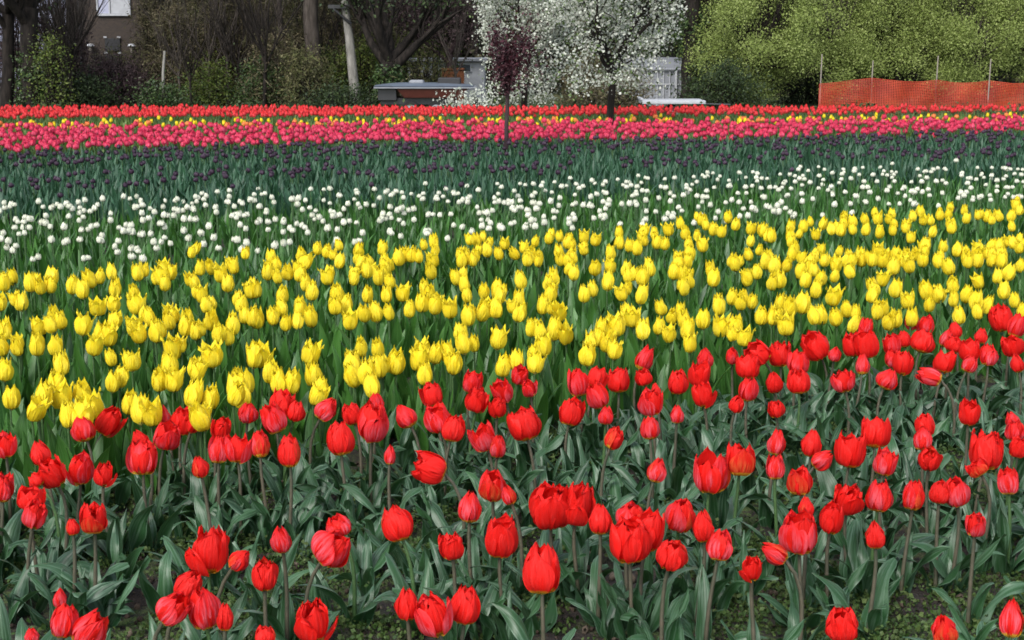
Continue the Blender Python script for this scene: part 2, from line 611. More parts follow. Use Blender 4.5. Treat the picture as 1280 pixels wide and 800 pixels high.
xs = axis([(-600, -60, 60), (-60, -12, 4), (-12, -3, 0.3), (-3, 3, 0.025), (3, 12, 0.3), (12, 60, 4), (60, 600, 60)])
ys = axis([(-200, -10, 40), (-10, 1.5, 0.5), (1.5, 6.5, 0.025), (6.5, 12, 0.15), (12, 60, 0.8), (60, 100, 5), (100, 1200, 60)])
GX, GY = np.meshgrid(xs, ys, indexing='ij')
tt = np.clip((GY - 27) / 20, 0, 1)
GZ = -1.08 * tt * tt * (3 - 2 * tt)
near = np.clip((8 - GY) / 2, 0, 1) * np.clip((3.2 - np.abs(GX)) / 0.3, 0, 1)
GZ = GZ + near * (0.05 * vnoise(GX, GY, 4, 1) + 0.03 * vnoise(GX, GY, 14, 2) + 0.016 * vnoise(GX, GY, 37, 3))
gv = np.stack([GX, GY, GZ], -1).reshape(-1, 3)
nx, ny = len(xs), len(ys)
ii, jj = np.meshgrid(np.arange(nx - 1), np.arange(ny - 1), indexing='ij')
gf = np.stack([ii * ny + jj, (ii + 1) * ny + jj, (ii + 1) * ny + jj + 1, ii * ny + jj + 1], -1).reshape(-1, 4)


def near_z(x, y):
    i = min(max(int(np.searchsorted(xs, x)), 0), nx - 1)
    j = min(max(int(np.searchsorted(ys, y)), 0), ny - 1)
    return float(GZ[i, j])


m, nt, bs, out = new_mat('soil')
tc = N(nt, 'ShaderNodeTexCoord')
n1, n2, n3 = N(nt, 'ShaderNodeTexNoise'), N(nt, 'ShaderNodeTexNoise'), N(nt, 'ShaderNodeTexNoise')
for n_, s_, d_ in ((n1, 3.2, 6), (n2, 38, 8), (n3, 150, 4)):
    n_.inputs['Scale'].default_value = s_
    n_.inputs['Detail'].default_value = d_
    nt.links.new(tc.outputs['Object'], n_.inputs['Vector'])
soil = mixc(nt, mrange(nt, n2.outputs[0], 0.3, 0.7), (0.008, 0.006, 0.005), (0.036, 0.026, 0.020))
soil = mixc(nt, math_(nt, 'MULTIPLY', mrange(nt, n3.outputs[0], 0.6, 0.75), 0.5), soil, (0.11, 0.088, 0.064))
moss = mixc(nt, mrange(nt, n3.outputs[0], 0.35, 0.65), (0.022, 0.045, 0.010), (0.075, 0.115, 0.025))
mf = math_(nt, 'MULTIPLY', mrange(nt, n1.outputs[0], 0.46, 0.58), mrange(nt, n2.outputs[0], 0.4, 0.55))
c = mixc(nt, mf, soil, moss)
sx = N(nt, 'ShaderNodeSeparateXYZ')
nt.links.new(tc.outputs['Object'], sx.inputs[0])
c = mixc(nt, mrange(nt, sx.outputs[1], 25.5, 28), c, mixc(nt, n2.outputs[0], (0.02, 0.035, 0.01), (0.06, 0.075, 0.02)))
nt.links.new(c, bs.inputs['Base Color'])
bs.inputs['Roughness'].default_value = 0.9
bp = N(nt, 'ShaderNodeBump')
bp.inputs['Strength'].default_value = 1.0
bp.inputs['Distance'].default_value = 0.03
nt.links.new(math_(nt, 'ADD', n2.outputs[0], math_(nt, 'MULTIPLY', n3.outputs[0], 0.4)), bp.inputs['Height'])
nt.links.new(bp.outputs[0], bs.inputs['Normal'])
g = put('ground', mesh_of('ground', Tpl(gv, gf), [m]))
tag(g, 'dark brown soil of the tulip field with patches of moss', kind='structure')

LEAFQ = np.array([(0, -0.5, 0), (0.3, 0.0, 0.08), (0, 0.5, 0), (-0.3, 0.0, 0.08)])
TWIGQ = np.array([(0, -1.3, 0), (0.09, 0.0, 0.1), (0, 1.3, 0), (-0.09, 0.0, 0.1)])
BLOOMQ = np.array([(-0.45, -0.5, 0), (0.5, -0.4, 0.1), (0.45, 0.5, 0), (-0.5, 0.42, 0.12)])


def leaves(centres, n, clump, size, seed, shape=LEAFQ, flat=1.0, vary=0.5):
    """n separate leaf faces in clumps round the centres."""
    g = np.random.default_rng(seed)
    C_ = np.array([tuple(c) for c in centres])
    idx = g.integers(0, len(C_), n)
    P = C_[idx] + g.normal(0, 1, (n, 3)) * np.array([clump, clump, clump * flat])
    s = size * (1 - vary + 2 * vary * g.random(n))
    A = g.normal(0, 1, (n, 3))
    A /= np.linalg.norm(A, axis=1)[:, None]
    Bv = np.cross(A, g.normal(0, 1, (n, 3)))
    Bv /= np.linalg.norm(Bv, axis=1)[:, None]
    Cv = np.cross(A, Bv)
    V = P[:, None, :] + s[:, None, None] * (shape[None, :, 0:1] * A[:, None, :] + shape[None, :, 1:2] * Bv[:, None, :] + shape[None, :, 2:3] * Cv[:, None, :])
    F = np.arange(n * 4).reshape(n, 4)
    return Tpl(V.reshape(-1, 3), F)


# ------------------------------------------------------------------ bed borders, read off as height in the photo at five positions across it
BX = [-640, 0, 320, 640, 960, 1280, 1920]


def border(*v):
    return lambda px: float(np.interp(px, BX, [2 * v[0] - v[1]] + list(v) + [2 * v[-1] - v[-2]]))


B_RED = border(150, 148, 146, 145, 141)
B_STRIP = border(157, 155, 151, 150, 146)
B_PINK = border(187, 178, 173, 169, 161)
B_PURP = border(258, 238, 229, 212, 205)
B_WHITE = border(336, 309, 284, 264, 246)
B_YEL = border(522, 485, 455, 425, 392)


def scatter(y0, y1, xw, spacing, hz, inside, jitter=0.42, row_tilt=0.0):
    pts = []
    y = y0
    while y < y1:
        half = xw * y
        x = -half
        while x < half:
            X = x + (rnd.random() - 0.5) * 2 * jitter * spacing
            Y = y + (rnd.random() - 0.5) * 2 * jitter * spacing + row_tilt * x
            px, py, dep = project(X, Y, hz)
            if -420 < px < 1700 and inside(px, py):
                pts.append((X, Y, px, py))
            x += spacing
        y += spacing
    return pts


def mass(name, parts, mats, label, group=None):
    """parts: list of (template, matrix, material index) -> one joined mesh object."""
    o = put(name, mesh_of(name, join([t.xf(mm).mat(i) for t, mm, i in parts]), mats))
    return tag(o, label, kind='stuff', group=group)


def leaf_plant(acc, x, y, z, n, L, lib, mi, spread=1.0):
    a0 = rnd.random() * 6
    for k in range(n):
        t = rnd.choice(lib)
        s = L * (0.75 + 0.5 * rnd.random())
        acc.append((t, trs((x, y, z - 0.01), ((rnd.random() - 0.5) * 0.25 * spread, (rnd.random() - 0.5) * 0.25 * spread, a0 + k * 2.4 + rnd.random() * 0.7), (s, s, s)), mi))

# ------------------------------------------------------------------ near red tulips: x, y, width, height, shape, colour, lean to the right (degrees), label
A, B, C, D, E, F_, G, H, I = (0, 600), (320, 600), (640, 600), (960, 600), (0, 440), (320, 440), (640, 440), (960, 440), (960, 320)
REDS = [
    (A, 155, 92, 150, 120, 'o', 'r', 5, 'open red cup tulip standing directly over a ruffled coral bloom at the far left'),
    (A, 172, 172, 130, 150, 'd', 'p', 12, 'ruffled coral red tulip under an open red cup at the far left'),
    (A, 15, 50, 95, 130, 'm', 'p', 0, 'coral red tulip cut by the left border level with the paired left blooms'),
    (A, 470, 190, 150, 150, 'd', 'r', 0, 'round ruffled red tulip with a tiny red bud beside it, left of bare soil'),
    (A, 362, 235, 70, 90, 'c', 'r', -8, 'tiny red tulip bud just left of a round ruffled red tulip'),
    (A, 1050, 348, 230, 240, 'd', 'r', 6, 'very large open red tulip above the leaning trio near the dark soil patch'),
    (A, 1200, 398, 110, 135, 'c', 'p', 28, 'small coral tulip leaning right beside the very large open red one'),
    (A, 945, 525, 150, 170, 'm', 'r', 30, 'leaning red tulip at the back of the trio over dark soil'),
    (A, 868, 640, 165, 190, 'm', 'p', 32, 'leaning red tulip with coral side, leftmost of the trio over dark soil'),
    (A, 1015, 640, 175, 230, 'm', 'p', 0, 'upright red tulip with coral front, middle of the trio over dark soil'),
    (A, 1125, 685, 90, 150, 'c', 'r', 6, 'narrow red tulip half hidden at the right side of the leaning trio'),
    (A, 322, 700, 155, 190, 'm', 'p', 8, 'pointed coral red tulip behind the slanting one in the lower left corner'),
    (A, 300, 590, 60, 110, 'c', 'p', 5, 'thin coral bud behind the pointed tulip in the lower left corner'),
    (A, 455, 745, 190, 210, 'm', 'p', 35, 'slanting coral red tulip, front one of the lower left corner group'),
    (A, 160, 775, 50, 80, 'c', 'p', 0, 'tiny coral bud alone on the soil at lower left'),
    (B, 125, 295, 112, 155, 'c', 'p', 0, 'closed coral egg shaped tulip alone left of the pink flushed pair'),
    (B, 45, 475, 115, 165, 'd', 'r', 0, 'double red tulip on its own below the closed coral egg shaped one'),
    (B, 410, 230, 150, 120, 'm', 'p', -25, 'upper tulip of the pink flushed pair, bent over to the left'),
    (B, 383, 340, 220, 185, 'm', 'p', 38, 'lower tulip of the pink flushed pair, wide and leaning right'),
    (B, 705, 215, 170, 190, 'm', 'r', -20, 'plain deep red tulip leaning left on a curved bare stem'),
    (B, 980, 330, 140, 140, 'd', 'r', 0, 'small dark red double tulip on a short stem beside the closed coral one'),
    (B, 1070, 135, 130, 165, 'c', 'p', 0, 'closed coral tulip with yellow base on a long straight stem'),
    (B, 1225, 285, 195, 220, 'o', 'r', 0, 'open red tulip with one petal sticking out to the left, near the centre'),
    (B, 755, 620, 135, 180, 'c', 'r', -5, 'pointed red tulip, left one of three at the bottom edge'),
    (B, 885, 675, 190, 220, 'd', 'p', -18, 'crumpled double tulip, middle one of three at the bottom edge'),
    (B, 1050, 625, 170, 205, 'm', 'r', 0, 'red tulip with yellow base, right one of three at the bottom edge'),
    (B, 285, 705, 245, 210, 'd', 'r', 0, 'huge double red tulip with a loose petal cut by the bottom edge'),
    (B, 45, 775, 115, 95, 'm', 'r', 0, 'red tulip top just showing left of the huge double one at the bottom'),
    (C, 150, 440, 205, 265, 'm', 'r', 0, 'tall glossy red tulip on a straight bare stem, below the centre'),
    (C, 190, 130, 235, 230, 'd', 'r', 0, 'big ruffled red tulip, left half of the joined pair near the centre'),
    (C, 330, 112, 160, 210, 'd', 'r', 4, 'ruffled red tulip, right half of the joined pair near the centre'),
    (C, 440, 195, 122, 165, 'c', 'r', 0, 'slim pointed red tulip between the ruffled pair and the biggest bloom'),
    (C, 590, 300, 230, 235, 'o', 'r', 0, 'front tulip of the biggest three bloom cluster'),
    (C, 690, 250, 160, 225, 'm', 'r', 12, 'rear right tulip of the biggest three bloom cluster'),
    (C, 595, 180, 160, 140, 'm', 'p', 0, 'coral tulip peeping out behind the biggest three bloom cluster'),
    (C, 845, 175, 165, 185, 'm', 'p', 0, 'upright streaked red tulip over the round deep red one'),
    (C, 955, 230, 115, 175, 'c', 'r', -12, 'slanting red tulip between the streaked one and the smooth cup'),
    (C, 800, 375, 175, 155, 'm', 'r', 0, 'round deep red tulip below the streaked upright one'),
    (C, 1040, 325, 142, 165, 'm', 'p', 0, 'smooth red cup tulip right of the round deep red one'),
    (C, 1200, 440, 115, 130, 'd', 'r', 0, 'small ragged dark red tulip low among the leaves'),
    (D, 30, 365, 150, 115, 'c', 'p', -60, 'red tulip bowed flat to the left beside the yellow based one'),
    (D, 155, 262, 205, 225, 'o', 'p', 0, 'coral red tulip with a bright yellow base beside a red one bowed flat'),
    (D, 190, 135, 90, 115, 'c', 'r', -4, 'narrow red tulip rising behind the coral one with bright yellow base'),
    (D, 320, 190, 132, 172, 'm', 'r', 0, 'plain deep red tulip just right of the coral one with bright yellow base'),
    (D, 405, 95, 165, 165, 'd', 'r', 0, 'ruffled red tulip behind the plain deep red one'),
    (D, 555, 80, 150, 165, 'm', 'p', 6, 'pink tinted tulip with a yellow patch at its base'),
    (D, 535, 275, 108, 148, 'c', 'r', 0, 'small closed red tulip under the pink tinted yellow based one'),
    (D, 730, 75, 122, 165, 'm', 'p', 0, 'upright barrel shaped tulip left of the side by side pair'),
    (D, 860, 60, 115, 125, 'm', 'r', 0, 'left tulip of the side by side pair, deep red'),
    (D, 940, 60, 142, 155, 'm', 'p', 0, 'right tulip of the side by side pair, coral red'),
    (D, 1040, 222, 110, 122, 'd', 'p', 0, 'small ragged coral tulip alone below the side by side pair'),
    (D, 370, 722, 175, 190, 'm', 'r', 0, 'red dome shaped tulip cut by the bottom edge at right'),
    (D, 880, 745, 142, 170, 'c', 'p', -14, 'bright coral pointed tulip at the bottom edge over mossy soil'),
    (D, 1218, 692, 125, 200, 'c', 'p', 4, 'tall coral tulip in the lower right corner'),
    (E, 25, 465, 95, 125, 'm', 'p', 0, ''), (E, 200, 505, 112, 130, 'c', 'r', 0, ''), (E, 255, 602, 150, 162, 'o', 'r', 0, ''), (E, 180, 640, 85, 80, 'm', 'r', -20, ''),
    (E, 405, 585, 142, 162, 'm', 'p', 0, ''), (E, 520, 610, 112, 122, 'm', 'r', 10, ''), (E, 415, 385, 125, 135, 'm', 'p', 0, ''), (E, 545, 345, 155, 155, 'd', 'r', 0, ''),
    (E, 715, 525, 128, 185, 'm', 'p', 0, ''), (E, 700, 440, 90, 115, 'c', 'r', -5, ''), (E, 835, 420, 145, 145, 'm', 'p', 8, ''), (E, 815, 322, 80, 115, 'c', 'p', 0, ''),
    (E, 915, 345, 125, 150, 'o', 'r', 0, ''), (E, 970, 360, 65, 105, 'c', 'r', 14, ''), (E, 1000, 575, 92, 120, 'c', 'r', 0, ''), (E, 1110, 380, 95, 125, 'd', 'r', 0, ''),
    (E, 1095, 485, 105, 150, 'm', 'p', 0, ''), (E, 1185, 480, 112, 150, 'm', 'p', 5, ''), (E, 1240, 300, 112, 122, 'c', 'p', 22, ''), (E, 15, 670, 85, 145, 'm', 'p', 0, ''),
    (F_, 20, 460, 92, 142, 'c', 'p', 0, ''), (F_, 85, 330, 115, 165, 'm', 'p', 0, ''), (F_, 130, 250, 132, 140, 'o', 'r', 0, ''), (F_, 200, 295, 105, 112, 'c', 'r', 25, ''),
    (F_, 165, 495, 125, 172, 'c', 'r', 0, ''), (F_, 355, 285, 115, 135, 'c', 'p', 12, ''), (F_, 420, 430, 152, 182, 'm', 'r', 0, ''), (F_, 480, 310, 105, 115, 'm', 'r', 0, ''),
    (F_, 580, 350, 170, 200, 'd', 'p', 0, ''), (F_, 600, 250, 92, 105, 'c', 'p', 0, ''), (F_, 745, 320, 112, 132, 'c', 'p', -10, ''), (F_, 880, 210, 132, 132, 'd', 'r', 0, ''),
    (F_, 905, 330, 145, 155, 'o', 'p', 8, ''), (F_, 985, 380, 132, 142, 'm', 'r', 10, ''), (F_, 670, 515, 65, 105, 'c', 'p', 0, 'small coral bud left of the red tulip that lies over on its side'),
    (F_, 865, 580, 172, 180, 'o', 'r', -58, 'red tulip fallen over to the left on a bent stem beside a small coral bud'),
    (F_, 1085, 150, 112, 122, 'm', 'p', 0, ''), (F_, 1110, 240, 112, 132, 'd', 'r', 0, ''), (F_, 1230, 195, 102, 132, 'm', 'p', -8, ''), (F_, 1210, 275, 112, 112, 'd', 'r', 0, ''),
    (F_, 1140, 425, 122, 142, 'm', 'p', 0, ''), (F_, 1210, 470, 92, 132, 'c', 'p', -4, ''),
    (F_, 1185, 665, 152, 172, 'm', 'p', 6, 'large smooth coral tulip with a smaller one tucked behind its right side'),
    (F_, 1262, 715, 85, 105, 'c', 'p', -22, 'smaller coral tulip tucked behind a large smooth coral one'),
    (G, 60, 360, 172, 172, 'd', 'r', -25, ''), (G, 40, 115, 95, 105, 'm', 'p', 0, ''), (G, 85, 180, 82, 92, 'm', 'p', 0, ''), (G, 330, 150, 122, 152, 'm', 'p', 0, ''),
    (G, 430, 130, 112, 112, 'd', 'r', 0, ''), (G, 430, 215, 135, 142, 'o', 'p', 0, ''), (G, 535, 140, 122, 132, 'm', 'r', 0, ''), (G, 300, 300, 132, 142, 'd', 'r', 0, ''),
    (G, 470, 315, 85, 102, 'c', 'p', 0, ''), (G, 665, 30, 86, 132, 'c', 'p', 0, ''), (G, 655, 125, 92, 92, 'm', 'r', 0, ''), (G, 695, 250, 102, 132, 'm', 'p', 0, ''),
    (G, 720, 195, 55, 85, 'c', 'r', 0, ''), (G, 688, 380, 106, 122, 'm', 'p', 0, ''), (G, 510, 430, 96, 122, 'd', 'r', 8, ''), (G, 825, 310, 76, 102, 'c', 'p', 0, ''),
    (G, 830, 150, 112, 132, 'm', 'r', 0, ''), (G, 940, 110, 132, 132, 'm', 'r', 0, ''), (G, 965, 30, 92, 112, 'c', 'p', 0, ''), (G, 950, 210, 132, 132, 'o', 'r', 0, ''),
    (G, 1100, 20, 56, 92, 'c', 'p', 0, ''), (G, 1180, 70, 132, 132, 'm', 'r', 0, ''), (G, 1225, 10, 142, 122, 'o', 'r', -20, ''), (G, 1180, 185, 102, 132, 'm', 'p', 0, ''),
    (G, 1125, 260, 82, 92, 'm', 'r', 0, ''), (G, 725, 590, 106, 132, 'c', 'p', 15, 'closed coral egg shaped tulip alone on a thin stem, right of the ruffled pair'),
    (G, 1000, 600, 182, 222, 'o', 'p', 0, 'tall open coral red tulip touching a wide flared one on its right'),
    (G, 1140, 535, 172, 172, 'o', 'r', 0, 'wide flared red tulip behind and right of a tall open coral one'),
    (H, 40, 285, 92, 92, 'd', 'r', 0, ''), (H, 45, 450, 96, 142, 'c', 'p', 0, ''), (H, 35, 575, 92, 132, 'c', 'p', 0, ''), (H, 220, 455, 112, 152, 'c', 'r', 10, ''),
    (H, 275, 540, 112, 122, 'c', 'p', 36, ''), (H, 415, 490, 172, 182, 'o', 'r', 8, 'wide open red tulip with yellow base leaning over a coral bud'),
    (H, 535, 400, 165, 162, 'o', 'r', 0, ''), (H, 590, 550, 122, 142, 'm', 'p', 0, ''), (H, 160, 645, 136, 152, 'o', 'r', 0, ''), (H, 785, 365, 112, 122, 'm', 'r', 0, ''),
    (H, 775, 435, 102, 122, 'c', 'p', 0, ''), (H, 810, 535, 122, 122, 'd', 'r', 0, ''), (H, 1005, 300, 116, 142, 'm', 'r', 0, ''), (H, 1090, 490, 182, 202, 'd', 'r', 0, ''),
    (H, 1045, 580, 132, 80, 'm', 'r', -50, ''), (H, 1220, 340, 76, 92, 'c', 'p', 0, ''), (H, 1235, 395, 102, 112, 'm', 'p', 0, ''), (H, 1250, 475, 92, 112, 'm', 'r', 0, ''),
    (H, 1200, 645, 116, 142, 'm', 'p', 0, ''),
    (I, 60, 490, 122, 132, 'm', 'r', 0, ''), (I, 150, 530, 132, 122, 'd', 'p', 0, ''), (I, 150, 625, 152, 132, 'o', 'r', 6, ''), (I, 30, 630, 92, 122, 'c', 'r', 0, ''),
    (I, 235, 450, 152, 152, 'o', 'r', -20, ''), (I, 335, 490, 72, 82, 'c', 'p', 30, ''), (I, 375, 625, 132, 112, 'd', 'p', 0, ''), (I, 425, 440, 102, 132, 'm', 'r', 0, ''),
    (I, 490, 440, 92, 152, 'm', 'r', 0, ''), (I, 490, 360, 82, 112, 'c', 'p', 0, ''), (I, 472, 540, 76, 112, 'c', 'p', 0, ''), (I, 620, 440, 92, 112, 'm', 'p', 0, ''),
    (I, 680, 415, 72, 92, 'm', 'r', 0, ''), (I, 620, 510, 92, 92, 'm', 'p', 0, ''), (I, 675, 535, 102, 122, 'm', 'r', 0, ''), (I, 600, 615, 122, 112, 'c', 'p', 36, ''),
    (I, 720, 325, 72, 102, 'c', 'p', 0, ''), (I, 790, 345, 102, 102, 'm', 'p', 0, ''), (I, 775, 425, 132, 122, 'm', 'r', 0, ''), (I, 805, 600, 132, 80, 'c', 'p', -75, ''),
    (I, 935, 370, 72, 92, 'c', 'r', 0, ''), (I, 895, 410, 72, 102, 'c', 'p', 20, ''), (I, 930, 440, 102, 82, 'm', 'r', 0, ''), (I, 890, 525, 142, 122, 'o', 'r', 20, ''),
    (I, 1010, 470, 112, 122, 'm', 'r', 0, ''), (I, 1010, 540, 82, 92, 'c', 'p', 0, ''), (I, 1065, 400, 72, 82, 'c', 'r', 0, ''), (I, 1100, 495, 96, 112, 'm', 'p', 0, ''),
    (I, 1165, 310, 112, 142, 'd', 'r', 0, ''), (I, 1245, 345, 92, 132, 'm', 'p', 0, ''), (I, 1220, 450, 122, 112, 'm', 'r', 0, ''), (I, 1245, 535, 72, 102, 'c', 'r', 0, ''),
]

GROUP_RED = 'unremarkable red tulips of the near red bed'
n_red = 0
leaf_fill = []
for (ox, oy), tx, ty, tw, th, kind, colr, lean, label in REDS:
    px, py, wp, hp = ox + tx / 4, oy + ty / 4, tw / 4, th / 4
    if not label:                                    # crowded ones: looser and more open than their outline tells
        kind = rnd.choice({'c': 'ccm', 'm': 'mmood', 'o': 'ood', 'd': 'd'}[kind])
    lean += rnd.gauss(0, 4 if label else 12)
    hc = 0.285 + 0.025 * (rnd.random() - 0.5)
    for _ in range(2):
        pc, t = at_z(px, py, hc + (near_z(pc.x, pc.y) if _ else 0))
    gz = near_z(pc.x, pc.y)
    k = t / FPX                                       # metres per pixel at this flower
    var = rnd.choice(RED_VARS[kind, colr])
    L = R(lean)
    ca, sa = abs(math.cos(L)), abs(math.sin(L))
    fh = min(max(hp * k * (1.0 if abs(lean) < 50 else wp / hp) * 0.94, 0.035), 0.17)
    fw = min(max(wp * k * 0.94 * (1.0 if abs(lean) < 50 else hp / wp), 0.03), 0.17)
    sz = fh / var['h']
    sx_ = min(max(fw / (var['w'] * fh), 0.72), 1.32) * sz
    toward = R(rnd.gauss(-4, 13))
    # flower base below and left of its centre
    ax = Vector((math.sin(L), math.sin(toward) * 0.6, math.cos(L) * math.cos(toward))).normalized()
    base = pc - ax * fh * 0.5
    lx = -ax.x * 0.06 + rnd.uniform(-0.02, 0.02)
    root = thing('red_tulip', label or 'red tulip with blue green leaves growing somewhere within the crowded near red bed', 'tulip',
                 (base.x + lx, base.y, gz), 0, None if label else GROUP_RED)
    if label:
        root['group'] = 'red tulips of the near bed'
    so = put('stem', mesh_of('stem', stem_tpl(-lx, 0, base.z - gz, ax.x * 1.2, ax.y, 0.0056), [STEM_RED if rnd.random() < 0.85 else STEM_GREEN]), root)
    floc = (-lx, 0, base.z - gz)
    frot = ax.to_track_quat('Z', 'Y').to_euler()
    q = ax.to_track_quat('Z', 'Y') @ Euler((0, 0, rnd.random() * 6.28)).to_quaternion()
    if py > 545:
        fo = put('flower', var['core'], root, floc, q.to_euler(), (sx_, sx_, sz))
        for pm in var['petals']:
            put('petal', pm, fo)
    else:
        fo = put('flower', var['whole'], root, floc, q.to_euler(), (sx_, sx_, sz))
    a0 = rnd.random() * 6
    for q_ in range(rnd.choice((4, 4, 5, 6))):
        s = 0.225 * (0.68 + 0.5 * rnd.random()) * (1.0 if q_ < 3 else 0.75)
        put('leaf', rnd.choice(LEAF_B), root, (0, 0, -0.01), ((rnd.random() - 0.5) * 0.3, (rnd.random() - 0.5) * 0.3, a0 + q_ * 2.2 + rnd.random() * 0.8), (s, s * 1.1, s))
    n_red += 1

# leaves of plants without a bloom, filling the red bed
acc = []
for X, Y, px, py in scatter(2.15, 6.8, 0.60, 0.135, 0.12, lambda px, py: True, 0.45):
    hpx, hpy, _ = project(X, Y, 0.33)
    if hpy < B_YEL(hpx) + 2:
        continue
    bare = vnoise(np.array([X]), np.array([Y]), 1.7, 11)[0] + (0.22 if hpy > 640 else 0.0)
    if bare > 0.14 and hpy > 600:
        continue
    if rnd.random() < (0.12 if hpy < 560 else 0.40):
        continue
    leaf_plant(acc, X, Y, near_z(X, Y), rnd.choice((3, 4, 5)), 0.195, LEAF_T, 0, 1.4)
mass('tulip_foliage', acc, [LEAF_BLUE], 'blue green tulip leaves without blooms filling the near red bed')

# weeds and moss sprigs on the soil between the near plants
g_ = np.random.default_rng(99)
wc = []
while len(wc) < 6500:
    Y = rnd.uniform(2.2, 5.6)
    X = rnd.uniform(-0.42, 0.42) * Y
    if vnoise(np.array([X]), np.array([Y]), 3.0, 21)[0] + 0.35 * vnoise(np.array([X]), np.array([Y]), 9.0, 22)[0] > -0.13:
        wc.append((X, Y, near_z(X, Y) + rnd.uniform(0.004, 0.03)))
WEED = island_mat('weed_leaf', [(0.018, 0.045, 0.009), (0.042, 0.085, 0.016), (0.075, 0.11, 0.03), (0.03, 0.06, 0.014)], 0.6, 0.15)
WEEDQ = np.array([(0, -0.5, 0), (0.4, 0.0, 0.12), (0, 0.5, 0.05), (-0.4, 0.0, 0.12)])
tag(put('weeds', mesh_of('weeds', leaves(wc, 110000, 0.024, 0.0125, 98, WEEDQ, 0.35), [WEED], False)), 'tiny green weeds creeping over the soil between the near red tulips', kind='stuff')
acc = []
clod = tube([(0, 0, -0.5), (0, 0, -0.3), (0, 0, 0.2), (0, 0, 0.45)], [0.25, 0.55, 0.5, 0.12], 5)
for _ in range(9000):
    Y = rnd.uniform(2.2, 5.0)
    X = rnd.uniform(-0.42, 0.42) * Y
    s = 0.003 + 0.016 * rnd.random() ** 3
    acc.append((clod, trs((X, Y, near_z(X, Y) + s * 0.3), (rnd.random() * 6, rnd.random() * 6, rnd.random() * 6), (s * rnd.uniform(0.7, 1.5), s, s * rnd.uniform(0.6, 1.2))), 0))
CLOD = island_mat('soil_clod', [(0.02, 0.014, 0.01), (0.05, 0.035, 0.025), (0.10, 0.08, 0.06)], 0.95)
mass('soil_crumbs', acc, [CLOD], 'small dark crumbs of soil lying between the near red tulips')

acc = []
HI_R = [join(flower_petals('m', 1600 + k, 6, 5)) for k in range(3)] + [join(flower_petals('d', 1650 + k, 6, 5)) for k in range(3)]
for X, Y, px, py in scatter(2.4, 6.5, 0.75, 0.27, 0.29, lambda px, py: not -60 < px < 1340 and py > B_YEL(px)):
    gz, fh = near_z(X, Y), 0.085 * rnd.uniform(0.8, 1.2)
    acc.append((rnd.choice(HI_R), trs((X, Y, gz + 0.25), (rnd.gauss(0, 0.15), rnd.gauss(0, 0.15), rnd.random() * 6), (fh, fh, fh)), 0))
    acc.append((tube([(0, 0, 0), (0.004, 0, 0.26)], [0.006, 0.005], 5), trs((X, Y, gz)), 1))
    leaf_plant(acc, X, Y, gz, 4, 0.21, LEAF_T, 2)
mass('red_tulip_bed', acc, [RED, STEM_RED, LEAF_BLUE], 'red tulips where the near red bed runs on to both sides')

